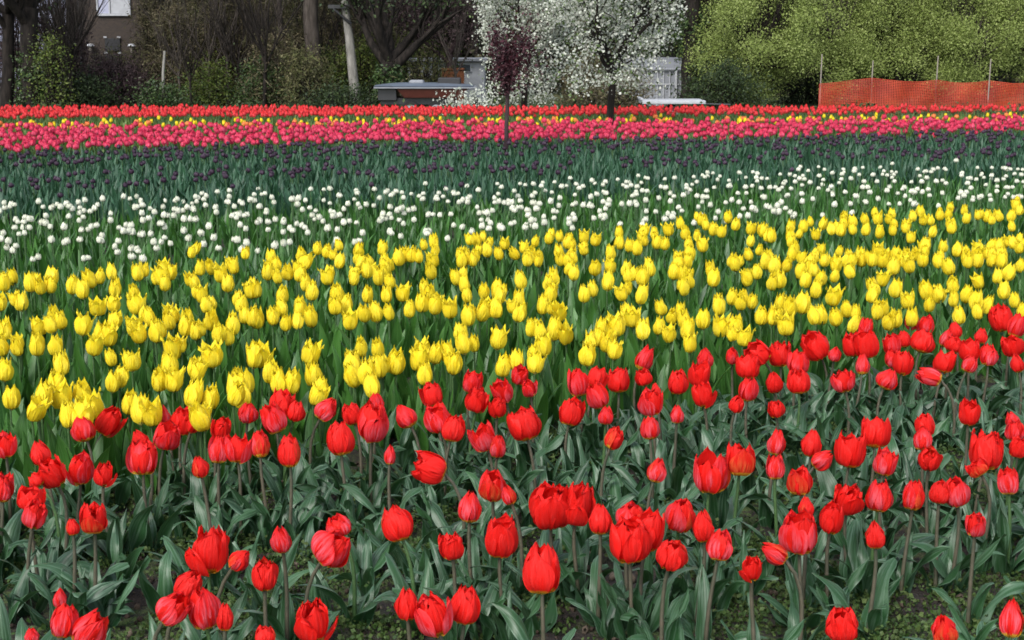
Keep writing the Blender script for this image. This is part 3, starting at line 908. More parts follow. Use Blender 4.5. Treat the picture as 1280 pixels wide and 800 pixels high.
# ------------------------------------------------------------------ yellow tulips
J, K, L_, M_, N_, O_, P_ = (0, 320), (320, 320), (640, 320), (0, 200), (320, 200), (640, 200), (960, 200)
YTXT = [
    (J, '20,125 65,100 155,125 205,145 245,140 260,95 105,220 0,225 360,140 415,160 460,105 562,75 575,155 692,75 678,175 690,235 490,245o 815,95 850,75 825,130 1000,55 980,120 1060,45 1105,80 1175,45 1135,130 1260,165 1010,185 1030,240 1055,310 1200,235 1225,290 1265,295 275,285 195,345 265,335 410,335o 20,360 15,440 90,445 185,435 275,440 565,320 500,375 540,385 465,440 670,345 755,300 780,370 700,380 855,310 940,300 980,365 920,340 1160,335 1090,380 1145,395 20,565 310,530 660,520o 865,450 850,540 865,610 1065,490o 1265,495 795,610 265,630 310,690 410,675 475,735 560,620 975,565o 955,680 1045,700 1230,620 1220,690 1170,680 55,700 158,755o 635,725 340,790 410,790 700,760 760,770o 205,690 1025,790 1190,650'),
    (K, '55,70 110,35 115,95 160,75 210,80 235,20 250,130 275,170 0,165 365,95 410,20 485,105 510,25 555,65 580,20 645,25 650,50 615,95 675,120 885,65 895,10 1030,10 1085,15 1010,100 1045,135 1060,190 1140,170 1205,160 1220,190 1200,255 1155,250 1120,265 1065,290 970,255o 125,190 140,250 150,325 85,295 215,260 280,295 10,300 410,180 400,240 445,235 470,315o 555,185 545,280 605,275 670,275 655,185 735,180o 765,260 845,150 825,225 870,180 890,240 30,485 260,475o 70,575 115,620 170,620 290,585 290,685o 530,445 615,455 620,540 550,575 485,530 500,585 590,640 695,520 835,460 815,510 890,480 850,580 955,470 985,525 1025,390 1045,430 1090,425 1205,405 1230,540'),
    (L_, '80,10 130,15 250,10 285,15 415,50 495,45 480,120 565,60 580,95 650,95 690,60 360,185 405,160 560,180 640,185 50,115 35,210 30,275 180,130 210,100 185,180 150,240 240,265o 305,80 835,30 875,20 810,70 860,80 890,110 860,150 1000,60 1005,105 1090,15 1120,30 1180,105 1225,75 1270,20 1040,240 1095,200 1145,225 1195,220 1245,295 955,310 755,250 840,265 865,310 870,360 890,430 790,380 730,345 655,360 590,290 610,305 530,340o 1040,345o 1115,340 95,355 150,370 205,360 275,375o 160,440 115,530o 20,515 440,360 395,420 375,485 430,400 475,420 510,465 1160,400'),
    (I, '25,40 80,35 60,110 20,120 160,65 200,30 185,115 235,160 265,105 230,60 285,15 340,35 420,70 400,20 470,15 520,10 570,10 630,45 660,10 715,35 775,15 860,20 915,45 1000,20 1050,10 1115,15 1170,15 1260,40 325,195 170,230 110,245 60,225 50,290 90,335 20,300 240,290 275,290 345,300 415,330 440,280 515,190 545,150 570,110 640,155 705,215o 550,265 600,315 640,310 800,165 845,190 805,235 925,140 930,210 990,185 965,290 1045,215 1055,270 1065,120 1145,95 1195,75 1185,165 1240,215 1275,265 1080,235 720,300'),
    (M_, '958,455 1225,460'),
    (N_, '75,475 225,465 350,450 505,445 625,435 745,460 775,465 815,475 720,480 890,400 895,450 1070,390 1110,395 1020,460 1095,470 1050,480 1160,440 1240,410 1220,460'),
    (O_, '185,385 110,400 60,430 30,455 90,475 140,475 270,400 300,415 240,450 360,375 415,390 365,440 495,455 535,355 540,405 585,420 625,430 660,345 665,395 715,360 720,400 785,340 760,410 845,310 870,360 880,410 885,460 945,290 970,320 925,370 955,415 1005,340 1050,350 1080,280 1115,315 1190,335 1190,400 1190,465 1250,345 1275,370'),
    (P_, '20,370 110,325 175,325 115,370 240,365 270,310 325,335 380,310 365,340 430,340 490,290 490,340 555,285 555,355 430,300 610,290 640,310 625,345 695,330 715,380 725,275 765,250 775,290 815,295 820,350 860,265 895,260 905,310 920,330 980,245 990,285 1050,270 1090,275 1120,290 1165,270 1240,220 1260,245 1225,325 1210,270 125,435 235,465 460,465 550,440 580,470 640,460 700,465 780,420 790,450 740,460 875,425 945,440 1000,480 1040,450 1110,420 1150,420 1130,465 1230,405 1265,430 10,470 170,480 410,470 510,480 860,480'),
]
ylist = []
for (ox, oy), txt in YTXT:
    for w_ in txt.split():
        o_ = w_.endswith('o')
        a_, b_ = w_.rstrip('o').split(',')
        ylist.append((ox + int(a_) / 4, oy + int(b_) / 4, o_))
ylist.sort(key=lambda q: -q[1] + 0.0)
yrest = []
rows_y = {0: ('front of the yellow bed, behind the reds', 'yellow tulips at the front of the yellow bed'),
          1: ('middle of the yellow bed', 'yellow tulips in the middle of the yellow bed'),
          2: ('back of the yellow bed, nearing the whites', 'yellow tulips at the back of the yellow bed')}
for i, (px, py, o_) in enumerate(ylist):
    o_ = o_ or rnd.random() < 0.15
    hc = 0.315 + 0.03 * (rnd.random() - 0.5)
    pc, t = at_z(px, py, hc)
    fh = 0.099 * rnd.uniform(0.86, 1.14)
    lean = rnd.gauss(0, 0.13)
    if i >= 300:
        yrest.append((pc, fh, lean))
        continue
    s_ = (py - B_WHITE(px)) / (B_YEL(px) - B_WHITE(px))
    rowi = 0 if s_ > 0.68 else (1 if s_ > 0.33 else 2)
    root = thing('yellow_tulip', 'yellow tulip ' + ('with flared petals ' if o_ else '') + 'at the ' + rows_y[rowi][0], 'tulip',
                 (pc.x, pc.y, 0), rnd.random() * 6.28, rows_y[rowi][1] + (', petals flared' if o_ else ''))
    hs = hc - fh * 0.5
    put('stem', rnd.choice(STEM_Y), root, (0, 0, 0), (0, 0, 0), (0.25, 0.25, hs))
    fs = fh * (1.04 if o_ else 1.0)
    put('flower', rnd.choice(YELO if o_ else YEL)[0], root, (0, 0, hs), (lean, rnd.gauss(0, 0.16), rnd.random() * 6), (fs * rnd.uniform(0.92, 1.12), fs * rnd.uniform(0.92, 1.12), fs * 1.06))
    a0 = rnd.random() * 6
    for q_ in range(3):
        s = 0.25 * (0.8 + 0.35 * rnd.random())
        put('leaf', rnd.choice(LEAF_Y), root, (0, 0, -0.01), (0, 0, a0 + q_ * 2.1 + rnd.random() * 0.5), (s, s * 1.2, s))


def far_tulip(acc, x, y, hc, fh, lib, lean=0.0, fm=0, sm=1, leaves=0, lm=2, L=0.24, wid=1.0):
    hs = hc - fh * 0.5
    gz = ground_z(y)
    acc.append((rnd.choice(lib), trs((x, y, gz + hs), (lean, rnd.gauss(0, 0.14), rnd.random() * 6), (fh * wid, fh * wid, fh)), fm))
    acc.append((LO_STEM, trs((x, y, gz), (0, 0, rnd.random() * 6), (1, 1, hs)), sm))
    for _ in range(leaves):
        s = L * (0.75 + 0.4 * rnd.random())
        acc.append((rnd.choice(LO_LEAF), trs((x, y, gz - 0.01), (rnd.gauss(0, 0.08), rnd.gauss(0, 0.08), rnd.random() * 6), (s, s * 1.2, s)), lm))


LO_STEM = tube([(0, 0, 0), (0.004, 0, 1.05)], [0.006, 0.005], 4)
for px, py, o_ in ylist:                              # neighbours half hidden in the clusters
    if rnd.random() < 0.3:
        pc, t = at_z(px + rnd.gauss(0, 9), py - rnd.uniform(2, 9), 0.315)
        yrest.append((pc, 0.088 * rnd.uniform(0.85, 1.1), rnd.gauss(0, 0.2)))
for X, Y, px, py in scatter(4.2, 11.5, 0.60, 0.21, 0.31, lambda px, py: not -45 < px < 1325 and B_WHITE(px) < py < B_YEL(px)):
    yrest.append((Vector((X, Y, 0.315)), 0.092, rnd.gauss(0, 0.15)))
acc = []
for pc, fh, lean in yrest:
    far_tulip(acc, pc.x, pc.y, pc.z, fh, HI_Y, lean, 0, 1, 3)
# a thin line of yellow tulips between the pink and the far red beds
for X, Y, px, py in scatter(19.2, 24.5, 0.60, 0.17, 0.32, lambda px, py: B_RED(px) + 1 < py < B_STRIP(px) + 2):
    if rnd.random() < 0.24:
        far_tulip(acc, X, Y, 0.32 + rnd.gauss(0, 0.02), 0.085, LO_Y, 0, 0, 1, 2)
mass('yellow_tulip_bed', acc, [YELLOW, STEM_GREEN, LEAF_MID], 'farther yellow tulips massed at the back of the yellow bed and in a thin far line')

acc = []
for X, Y, px, py in scatter(4.6, 11.5, 0.60, 0.155, 0.30, lambda px, py: B_WHITE(px) - 4 < py < B_YEL(px) + 4):
    leaf_plant(acc, X, Y, 0, rnd.choice((4, 5, 5)), 0.25, UP_T if Y < 7.5 else LO_LEAF, 0)
mass('tulip_foliage', acc, [LEAF_MID], 'dense fresh green tulip leaves filling the yellow bed')

# ------------------------------------------------------------------ white tulips
pts = scatter(8.2, 14.2, 0.60, 0.21, 0.29, lambda px, py: B_PURP(px) - 2 < py < B_WHITE(px) + 3, 0.5)
pts.sort(key=lambda q: q[1])
racc = []
n_own = 0
LEAF_W = [mesh_of('leaf', t, [LEAF_MID]) for t in LO_LEAF]
for i, (X, Y, px, py) in enumerate(pts):
    if rnd.random() < 0.12:
        continue
    hc, fh = 0.285 + rnd.gauss(0, 0.022), 0.044 * rnd.uniform(0.82, 1.2)
    n_own += -20 < px < 1300
    if n_own > 300 or not -20 < px < 1300:
        far_tulip(racc, X, Y, hc, fh, LO_W, 0, 0, 1, 2, 2, 0.22)
        continue
    front = (py - B_PURP(px)) / (B_WHITE(px) - B_PURP(px)) > 0.5
    root = thing('white_tulip', 'round white tulip in the ' + ('front half of the white bed, nearer the yellow tulips' if front else 'rear half of the white bed, nearer the dark purple tulips'),
                 'tulip', (X, Y, 0), rnd.random() * 6.28, 'white tulips in the ' + ('front' if front else 'rear') + ' half of the white bed')
    hs = hc - fh * 0.5
    put('stem', rnd.choice(STEM_Y), root, (0, 0, 0), (0, 0, 0), (0.22, 0.22, hs))
    put('flower', rnd.choice(WHI)[0], root, (0, 0, hs), (rnd.gauss(0, 0.12), rnd.gauss(0, 0.12), 0), (fh * 0.95, fh * 0.95, fh * 1.15))
    for q_ in range(2):
        s = 0.21 * (0.8 + 0.35 * rnd.random())
        put('leaf', rnd.choice(LEAF_W), root, (0, 0, -0.01), (0, 0, q_ * 3 + rnd.random()), (s, s * 1.2, s))
    if rnd.random() < 0.45:                             # many stand in twos and threes
        far_tulip(racc, X + rnd.gauss(0, 0.06), Y + rnd.gauss(0, 0.08), hc + rnd.gauss(0, 0.015), fh, LO_W, 0, 0, 1, 1, 2, 0.22)
mass('white_tulip_bed', racc, [WHITE, STEM_GREEN, LEAF_MID], 'smaller white tulips tucked between the others and massed at the far side of the white bed')
acc = []
for X, Y, px, py in scatter(7.8, 14.6, 0.60, 0.165, 0.27, lambda px, py: B_PURP(px) - 4 < py < B_WHITE(px) + 6):
    leaf_plant(acc, X, Y, 0, rnd.choice((3, 4, 5)), 0.21, LO_LEAF, 0)
mass('tulip_foliage', acc, [LEAF_MID], 'dense green tulip leaves filling the white bed')

# ------------------------------------------------------------------ dark purple tulips
def far_things(name, cat, pts, label, group, lib, mats, hc0, fh0, lm, hcs=0.02, n=300, wid=1.0, massname=None, masslabel=None, leaves=2, L=0.24):
    """The nearest n as things of their own (one small mesh each), the rest as one mass."""
    pts = sorted(pts, key=lambda q: q[1])
    protos = []
    for k in range(6):
        a = []
        far_tulip(a, 0, 0, hc0, fh0, lib, 0, 0, 1, leaves, 2, L, wid)
        protos.append(mesh_of(name, join([t.xf(mm).mat(i_) for t, mm, i_ in a]), mats))
    step = 0
    vis = [q for q in pts if -15 < q[2] < 1295]
    own = set(id(q) for q in vis[:n])
    acc = []
    for q in pts:
        X, Y = q[0], q[1]
        if id(q) in own:
            s = rnd.uniform(0.92, 1.08)
            o = put(name, rnd.choice(protos), None, (X, Y, ground_z(Y)), (rnd.gauss(0, 0.04), rnd.gauss(0, 0.04), rnd.random() * 6.28), (s, s, s))
            tag(o, label, cat, group)
        else:
            far_tulip(acc, X, Y, hc0 + rnd.gauss(0, hcs), fh0 * rnd.uniform(0.85, 1.15), lib, 0, 0, 1, leaves, 2, L, wid)
    if acc:
        mass(massname, acc, mats, masslabel)


def purple_keep(px, py):
    s_ = (py - B_PINK(px)) / (B_PURP(px) - B_PINK(px))
    d = 0.55 if s_ < 0.28 else (0.10 if s_ < 0.48 else (0.40 if s_ < 0.70 else 0.03))
    return 0 < s_ < 1 and rnd.random() < d


far_things('purple_tulip', 'tulip', scatter(11.5, 21.5, 0.60, 0.155, 0.31, purple_keep),
           'dark purple tulip in the near stripe of the dusky bed behind the white tulips', 'dark purple tulips of the near dusky stripe',
           LO_M, [PURPLE, STEM_GREEN, LEAF_DARK], 0.300, 0.054, 2, massname='purple_tulip_bed',
           masslabel='dark purple tulips massed in the farther part of the dusky bed')
acc = []
for X, Y, px, py in scatter(11.2, 21.5, 0.60, 0.15, 0.29, lambda px, py: B_PINK(px) - 1 < py < B_PURP(px) + 5):
    leaf_plant(acc, X, Y, 0, rnd.choice((4, 5, 5)), 0.275, LO_LEAF, 0, 0.8)
mass('tulip_foliage', acc, [LEAF_DARK], 'upright dark teal tulip leaves filling the dusky purple bed')

# ------------------------------------------------------------------ pink tulips, then the far red line
far_things('pink_tulip', 'tulip', scatter(15, 23.5, 0.60, 0.18, 0.32, lambda px, py: B_STRIP(px) + 3.0 < py < B_PINK(px)),
           'deep pink tulip at the near side of the pink bed', 'pink tulips along the near side of the pink bed',
           LO_M, [PINK, STEM_GREEN, LEAF_MID], 0.33, 0.088, 2, hcs=0.035, wid=0.9, massname='pink_tulip_bed', masslabel='deep pink tulips massed across the pink bed', leaves=1)
acc = []
for X, Y, px, py in scatter(19, 24, 0.60, 0.14, 0.32, lambda px, py: B_STRIP(px) - 1 < py < B_STRIP(px) + 4):
    if rnd.random() < 0.2:
        far_tulip(acc, X, Y, 0.33 + rnd.gauss(0, 0.02), 0.085, LO_M, 0, 0, 1, 1)
mass('salmon_tulip_bed', acc, [SALMON, STEM_GREEN, LEAF_MID], 'salmon and orange tulips mixed along the far side of the pink bed')
far_things('red_tulip', 'tulip', scatter(21.5, 25.6, 0.60, 0.15, 0.33, lambda px, py: py < B_RED(px) - 4.5),
           'small far red tulip at the near side of the thin red strip before the trees', 'far red tulips along the strip before the trees',
           LO_C, [FARRED, STEM_GREEN, LEAF_MID], 0.34, 0.095, 2, n=max(0, 300 - n_red), wid=0.82, massname='red_tulip_bed', masslabel='far red tulips massed in the strip before the trees', leaves=1)
acc = []
for X, Y, px, py in scatter(15, 25.5, 0.60, 0.17, 0.25, lambda px, py: py < B_PINK(px) - 1):
    leaf_plant(acc, X, Y, 0, 5, 0.25, LO_LEAF, 0)
mass('tulip_foliage', acc, [LEAF_LIGHT], 'green tulip leaves under the pink and far red blooms')

# ------------------------------------------------------------------ trees and bushes
BARK_DARK = noise_mat('dark_bark', (0.008, 0.007, 0.006), (0.026, 0.021, 0.018), 9, 0.9, 0.6, (1, 1, 0.25))
BARK_GREY = noise_mat('grey_bark', (0.030, 0.025, 0.021), (0.075, 0.063, 0.054), 9, 0.9, 0.6, (1, 1, 0.25))
BARK_PALE = noise_mat('pale_bark', (0.14, 0.135, 0.12), (0.26, 0.25, 0.225), 7, 0.9, 0.4, (1, 1, 0.3))
BARK_PLUM = noise_mat('plum_bark', (0.022, 0.014, 0.016), (0.055, 0.038, 0.038), 14, 0.8, 0.4, (1, 1, 0.3))


def limb_tree(seed, base, h, r, lean=(0, 0), fork=0.4, n_limb=5, spread=0.7, depth=3, seglen=5, limb_len=0.5, up=0.25):
    """Trunk and limbs as tapered tubes; returns (list of tubes, list of points along the thin limbs)."""
    rg = random.Random(seed)
    tubes, tips = [], []

    def grow(p, d, L, rad, lv):
        pts, rr = [p.copy()], [rad]
        q, dd = p.copy(), d.copy()
        for i in range(seglen):
            dd = (dd + Vector((rg.gauss(0, 0.13), rg.gauss(0, 0.13), rg.gauss(0, 0.08) + up * 0.25))).normalized()
            q = q + dd * L / seglen
            pts.append(q.copy())
            rr.append(rad * (1 - 0.62 * (i + 1) / seglen))
            if lv >= depth - 1:
                tips.append(q.copy())
        tubes.append(tube(pts, rr, 8 if lv == 0 else (6 if lv == 1 else 4)))
        if lv < depth:
            for k in range(rg.choice((3, 4)) if lv else 4):
                i = rg.randint(1 if lv else 2, seglen)
                a = rg.random() * 2 * PI
                nd = (dd + Vector((math.cos(a), math.sin(a), rg.uniform(-0.2, 0.6))) * spread).normalized()
                grow(pts[i], nd, L * rg.uniform(0.5, 0.75), rr[i] * 0.62, lv + 1)

    tp = [Vector(base)]
    tr = [r * 1.35]
    d = Vector((lean[0], lean[1], 1)).normalized()
    fz = h * fork
    n = 6
    for i in range(1, n + 1):
        tp.append(Vector(base) + d * fz * i / n + Vector((rg.gauss(0, r * 0.15), rg.gauss(0, r * 0.15), 0)))
        tr.append(r * (1.1 - 0.25 * i / n))
    tubes.append(tube(tp, tr, 10))
    for k in range(n_limb):
        a = 2 * PI * k / n_limb + rg.random() * 0.8
        nd = Vector((math.cos(a) * spread, math.sin(a) * spread, rg.uniform(0.5, 1.2))).normalized()
        grow(tp[-1 - (k % 2)], nd, h * limb_len * rg.uniform(0.8, 1.1), r * 0.62, 1)
    return tubes, tips


def clumps_in(seed, x, y, z0, z1, rx, ry, n, shape='egg'):
    """Clump centres spread unevenly through a bushy volume."""
    rg = random.Random(seed)
    out = []
    while len(out) < n:
        u = rg.random()
        k = math.sin(PI * min(1, 0.18 + 0.75 * u)) ** 0.6
        a, r_ = rg.random() * 2 * PI, rg.random() ** 0.45
        out.append((x + math.cos(a) * rx * r_ * k * rg.uniform(0.8, 1.15), y + math.sin(a) * ry * r_ * k, z0 + (z1 - z0) * u))
    return out


def tree(name, label, cat, base, tubes, bark, crown_parts, group=None):
    root = thing(name, label, cat, base, 0, group)
    put('trunk', mesh_of('trunk', join(tubes), [bark]), root)
    for nm, t, mt in crown_parts:
        put(nm, mesh_of(nm, t, [mt], False), root)
    return root


def loc(px, y, base_py=None):
    """Ground point at depth y under column px of the photo."""
    p = at_y(px, 135, y)
    return Vector((p.x, y, ground_z(y)))


def zat(py, y):
    return at_y(640, py, y).z


# --- the two white blossom trees and the purple leaved sapling in the field
BLOSSOM = island_mat('white_blossom', [(0.46, 0.49, 0.41), (0.56, 0.58, 0.51), (0.36, 0.40, 0.31), (0.62, 0.62, 0.55)], 0.6, 0.25)
FRESH = island_mat('fresh_leaf', [(0.07, 0.12, 0.03), (0.13, 0.19, 0.06), (0.04, 0.07, 0.02)], 0.5, 0.25)
PLUM = island_mat('plum_leaf', [(0.026, 0.007, 0.010), (0.048, 0.013, 0.018), (0.075, 0.022, 0.030), (0.016, 0.006, 0.008)], 0.45, 0.2)


def blossom_tree(label, px, y, x0, x1, zt, zb, seed, nb, ng):
    b = loc(px, y)
    k = y / FPX
    gz = b.z
    tb, tips = limb_tree(seed, (0, 0, 0), 3.6, 0.055, (0.02, 0), 0.32, 7, 0.75, 3, 5, 0.42, 0.15)
    cx, hw = ((x0 + x1) / 2 - px) * k, (x1 - x0) / 2 * k
    top, bot = zt - gz, zb - gz
    cl = clumps_in(seed, cx, 0, bot, top, hw, hw * 0.8, 150)
    tips = [t for t in tips if bot - 0.1 < t.z < top + 0.2 and abs(t.x - cx) < hw * 1.05]
    for c_ in cl[::3]:                                  # twigs reach out to the clumps
        p0 = min(tips, key=lambda t: (t - Vector(c_)).length) if tips else Vector((0, 0, 1.2))
        mid = (p0 + Vector(c_)) / 2 + Vector((0, 0, 0.05))
        tb.append(tube([p0, mid, c_], [0.010, 0.007, 0.003], 4))
    cs = cl + [tuple(t) for t in tips[::2]]
    return tree('blossom_tree', label, 'tree', b, tb, BARK_DARK,
                [('blossom', leaves(cs, nb, 0.085, 0.027, seed, BLOOMQ), BLOSSOM), ('foliage', leaves(cs, ng, 0.12, 0.045, seed + 1), FRESH)])


blossom_tree('white blossom tree with dense bloom low to the ground behind the purple sapling', 655, 26.2, 588, 735, 3.2, 0.42, 31, 24000, 3600)
blossom_tree('white blossom tree with a clear dark trunk and green showing through its bloom', 763, 21.6, 690, 846, 2.9, 0.80, 47, 13000, 4200)

b = loc(632, 17.0)
tb, tips = limb_tree(5, (0, 0, 0), 1.95, 0.026, (0.02, 0), 0.50, 6, 0.36, 3, 5, 0.20, 0.7)
cs = [tuple(t) for t in tips if t.z < 1.85] + clumps_in(77, 0.13, 0, 0.98, 1.86, 0.36, 0.34, 46)
tree('plum_sapling', 'slender young tree with dark purple leaves standing in the pink tulips', 'tree', b, tb, BARK_PLUM,
     [('crown', leaves(cs, 3000, 0.055, 0.036, 78), PLUM)])

# --- trees along the far side of the field
DARKGREEN = island_mat('dark_leaf', [(0.010, 0.020, 0.008), (0.022, 0.040, 0.012), (0.040, 0.062, 0.018), (0.016, 0.028, 0.012)], 0.6, 0.1)
IVY = island_mat('ivy_leaf', [(0.012, 0.028, 0.009), (0.03, 0.060, 0.016), (0.06, 0.10, 0.028), (0.03, 0.03, 0.015)], 0.45, 0.1)
LIME = island_mat('lime_leaf', [(0.04, 0.065, 0.012), (0.085, 0.125, 0.02), (0.13, 0.16, 0.03), (0.03, 0.05, 0.012), (0.06, 0.05, 0.025)], 0.55, 0.25)
BROWNTWIG = island_mat('brown_twig', [(0.040, 0.030, 0.018), (0.10, 0.078, 0.042), (0.075, 0.078, 0.026), (0.026, 0.022, 0.014), (0.17, 0.145, 0.085)], 0.8, 0.05)
OLIVE = island_mat('olive_leaf', [(0.165, 0.22, 0.048), (0.225, 0.29, 0.07), (0.28, 0.33, 0.105), (0.19, 0.25, 0.055), (0.31, 0.36, 0.13)], 0.55, 0.3)
MIXTWIG = island_mat('olive_twig', [(0.05, 0.045, 0.018), (0.10, 0.095, 0.035), (0.06, 0.075, 0.02), (0.03, 0.03, 0.014), (0.15, 0.14, 0.07)], 0.8, 0.05)
PURPTWIG = island_mat('purple_twig', [(0.018, 0.012, 0.013), (0.04, 0.024, 0.026), (0.065, 0.042, 0.042)], 0.8)
DEEP = island_mat('deep_wood_leaf', [(0.010, 0.012, 0.006), (0.022, 0.026, 0.010), (0.040, 0.036, 0.018), (0.060, 0.052, 0.028)], 0.8)

Y1 = 53.0


def big_tree(label, px, y, wpx, h, fork, seed, bark, crown_mat, ncl, rx, zc0, lean=(0, 0), name='tree', ivy=None, spread=0.75, crown_n=None, n_limb=5, clump=0.35, leafsz=0.13):
    b = loc(px, y)
    r = wpx / 2 * y / FPX
    tb, tips = limb_tree(seed, (0, 0, -0.1), h, r, lean, fork, n_limb, spread, 3, 5, 0.42, 0.3)
    cs = [tuple(t) for t in tips if t.z > zc0] + clumps_in(seed, 0, 0, zc0, h, rx, rx * 0.7, ncl)
    parts = [('crown', leaves(cs, crown_n or 5000, clump, leafsz, seed), crown_mat)]
    if ivy:
        rg = random.Random(seed)
        cc = []
        for _ in range(50):
            t = rg.random()
            a = rg.random() * 6.28
            cc.append((lean[0] * ivy * t + math.cos(a) * r * 1.25, math.sin(a) * r * 1.25, ivy * t))
        parts.append(('ivy', leaves(cc, 2200, 0.13, 0.11, seed + 9), IVY))
    return tree(name, label, 'tree', b, tb, bark, parts)


big_tree('dark heavy trunked tree with ivy in the far left corner', 40, 51, 24, 9, 0.42, 61, BARK_DARK, DARKGREEN, 30, 3.2, 4.2, (0.03, 0), ivy=2.2, crown_n=2600)
big_tree('second dark tree close to the left border, leaning inward', 8, 52, 16, 9, 0.4, 63, BARK_DARK, DARKGREEN, 26, 2.6, 3.5, (0.07, 0), crown_n=2600)
big_tree('straight grey brown tree trunk left of the pale pole', 393, 54, 19, 11, 0.6, 65, BARK_GREY, BROWNTWIG, 30, 3.0, 5.5)
big_tree('thin pale trunk in the brown thicket left of the grey brown trunk', 357, 56, 7, 9, 0.6, 66, BARK_GREY, BROWNTWIG, 20, 2.0, 4.5, (-0.03, 0), crown_n=2500)
big_tree('big dark tree forking low, ivy round its foot, near the white shed', 487, 52, 21, 8, 0.24, 67, BARK_DARK, DARKGREEN, 30, 3.5, 3.8, (0.01, 0), ivy=1.6, spread=0.62, crown_n=3200, n_limb=6)
big_tree('purple brown twiggy tree above the white shed', 562, 57, 9, 6.5, 0.33, 68, BARK_PLUM, PURPTWIG, 130, 2.5, 2.3, (0, 0), crown_n=16000, spread=0.9, clump=0.3, leafsz=0.10)
big_tree('broad dark trunk right of the blossom trees', 860, 56, 20, 10, 0.5, 70, BARK_DARK, DARKGREEN, 60, 3.0, 2.6, (0.02, 0), crown_n=8000, ivy=3.4)
big_tree('slim dark trunk just left of the olive green trees', 884, 57, 15, 10, 0.5, 71, BARK_DARK, DARKGREEN, 40, 2.5, 3.0, (-0.03, 0), crown_n=5000)
big_tree('dark tree filling the gap above the white bloom', 790, 60, 14, 9, 0.35, 72, BARK_DARK, DARKGREEN, 70, 3.0, 2.4, (0, 0), crown_n=8000)

bare = []
for k in range(4):
    tb, _t = limb_tree(500 + k, (0, 0, -0.1), 6.0, 0.055, (0.04 * (k - 1.5), 0), 0.30, 6, 0.42, 3, 5, 0.42, 0.5)
    bare.append(mesh_of('bare_tree', join(tb), [BARK_GREY if k % 2 else BARK_DARK]))
rb = random.Random(8)
for k in range(24):
    p_ = loc(rb.choice((rb.uniform(75, 92), rb.uniform(186, 380), rb.uniform(186, 610))), rb.uniform(51.5, 58))
    sc_ = rb.uniform(0.7, 1.25)
    tag(put('bare_tree', bare[k % 4], None, p_, (0, 0, rb.random() * 6.28), (sc_, sc_, sc_)), 'thin bare tree with brown branches in the thicket left of the blossom', 'tree', 'thin bare trees in the far thicket')

olive_l = ['loose olive green tree at the left end of its row, over dark shade', 'olive green tree behind the left end of the orange netting',
           'bright olive green tree behind the middle of the orange netting', 'dense olive green tree behind the right part of the orange netting',
           'olive green tree at the right border above the orange netting']
for k, (px, y, w, zb) in enumerate([(945, 55, 2.3, -0.75), (1035, 57, 2.4, -0.2), (1120, 58, 2.6, -0.1), (1205, 57.5, 2.5, -0.15), (1292, 58.5, 2.6, -0.1)]):
    b = loc(px, y)
    h = 6.4 + 0.5 * (k % 3)
    tb, tips = limb_tree(80 + k, (0, 0, -0.1), h, 0.13, (0, 0), 0.22, 7, 0.6, 3, 5, 0.42, 0.5)
    lumps = clumps_in(80 + k, 0, 0, zb + 1.15, h, w, w * 0.75, 40)
    g2 = np.random.default_rng(80 + k)
    cs = []
    for c_ in lumps:
        rl = g2.uniform(0.35, 0.8)
        for _ in range(14):
            v_ = g2.normal(0, 1, 3)
            v_ /= np.linalg.norm(v_)
            cs.append(tuple(np.array(c_) + v_ * rl * np.array([1, 1, 0.7]) * g2.uniform(0.6, 1.05)))
    tb += [tube([(0, 0, h * 0.25), ((c_[0]) * 0.6, c_[1] * 0.6, c_[2] * 0.75), c_], [0.05, 0.035, 0.012], 5) for c_ in lumps]
    tree('olive_green_tree', olive_l[k], 'tree', b, tb, BARK_GREY if k % 2 else BARK_DARK, [('crown', leaves(cs, 64000, 0.30, 0.072, 80 + k), OLIVE)], 'olive green trees in a row behind the orange netting')
rows = []

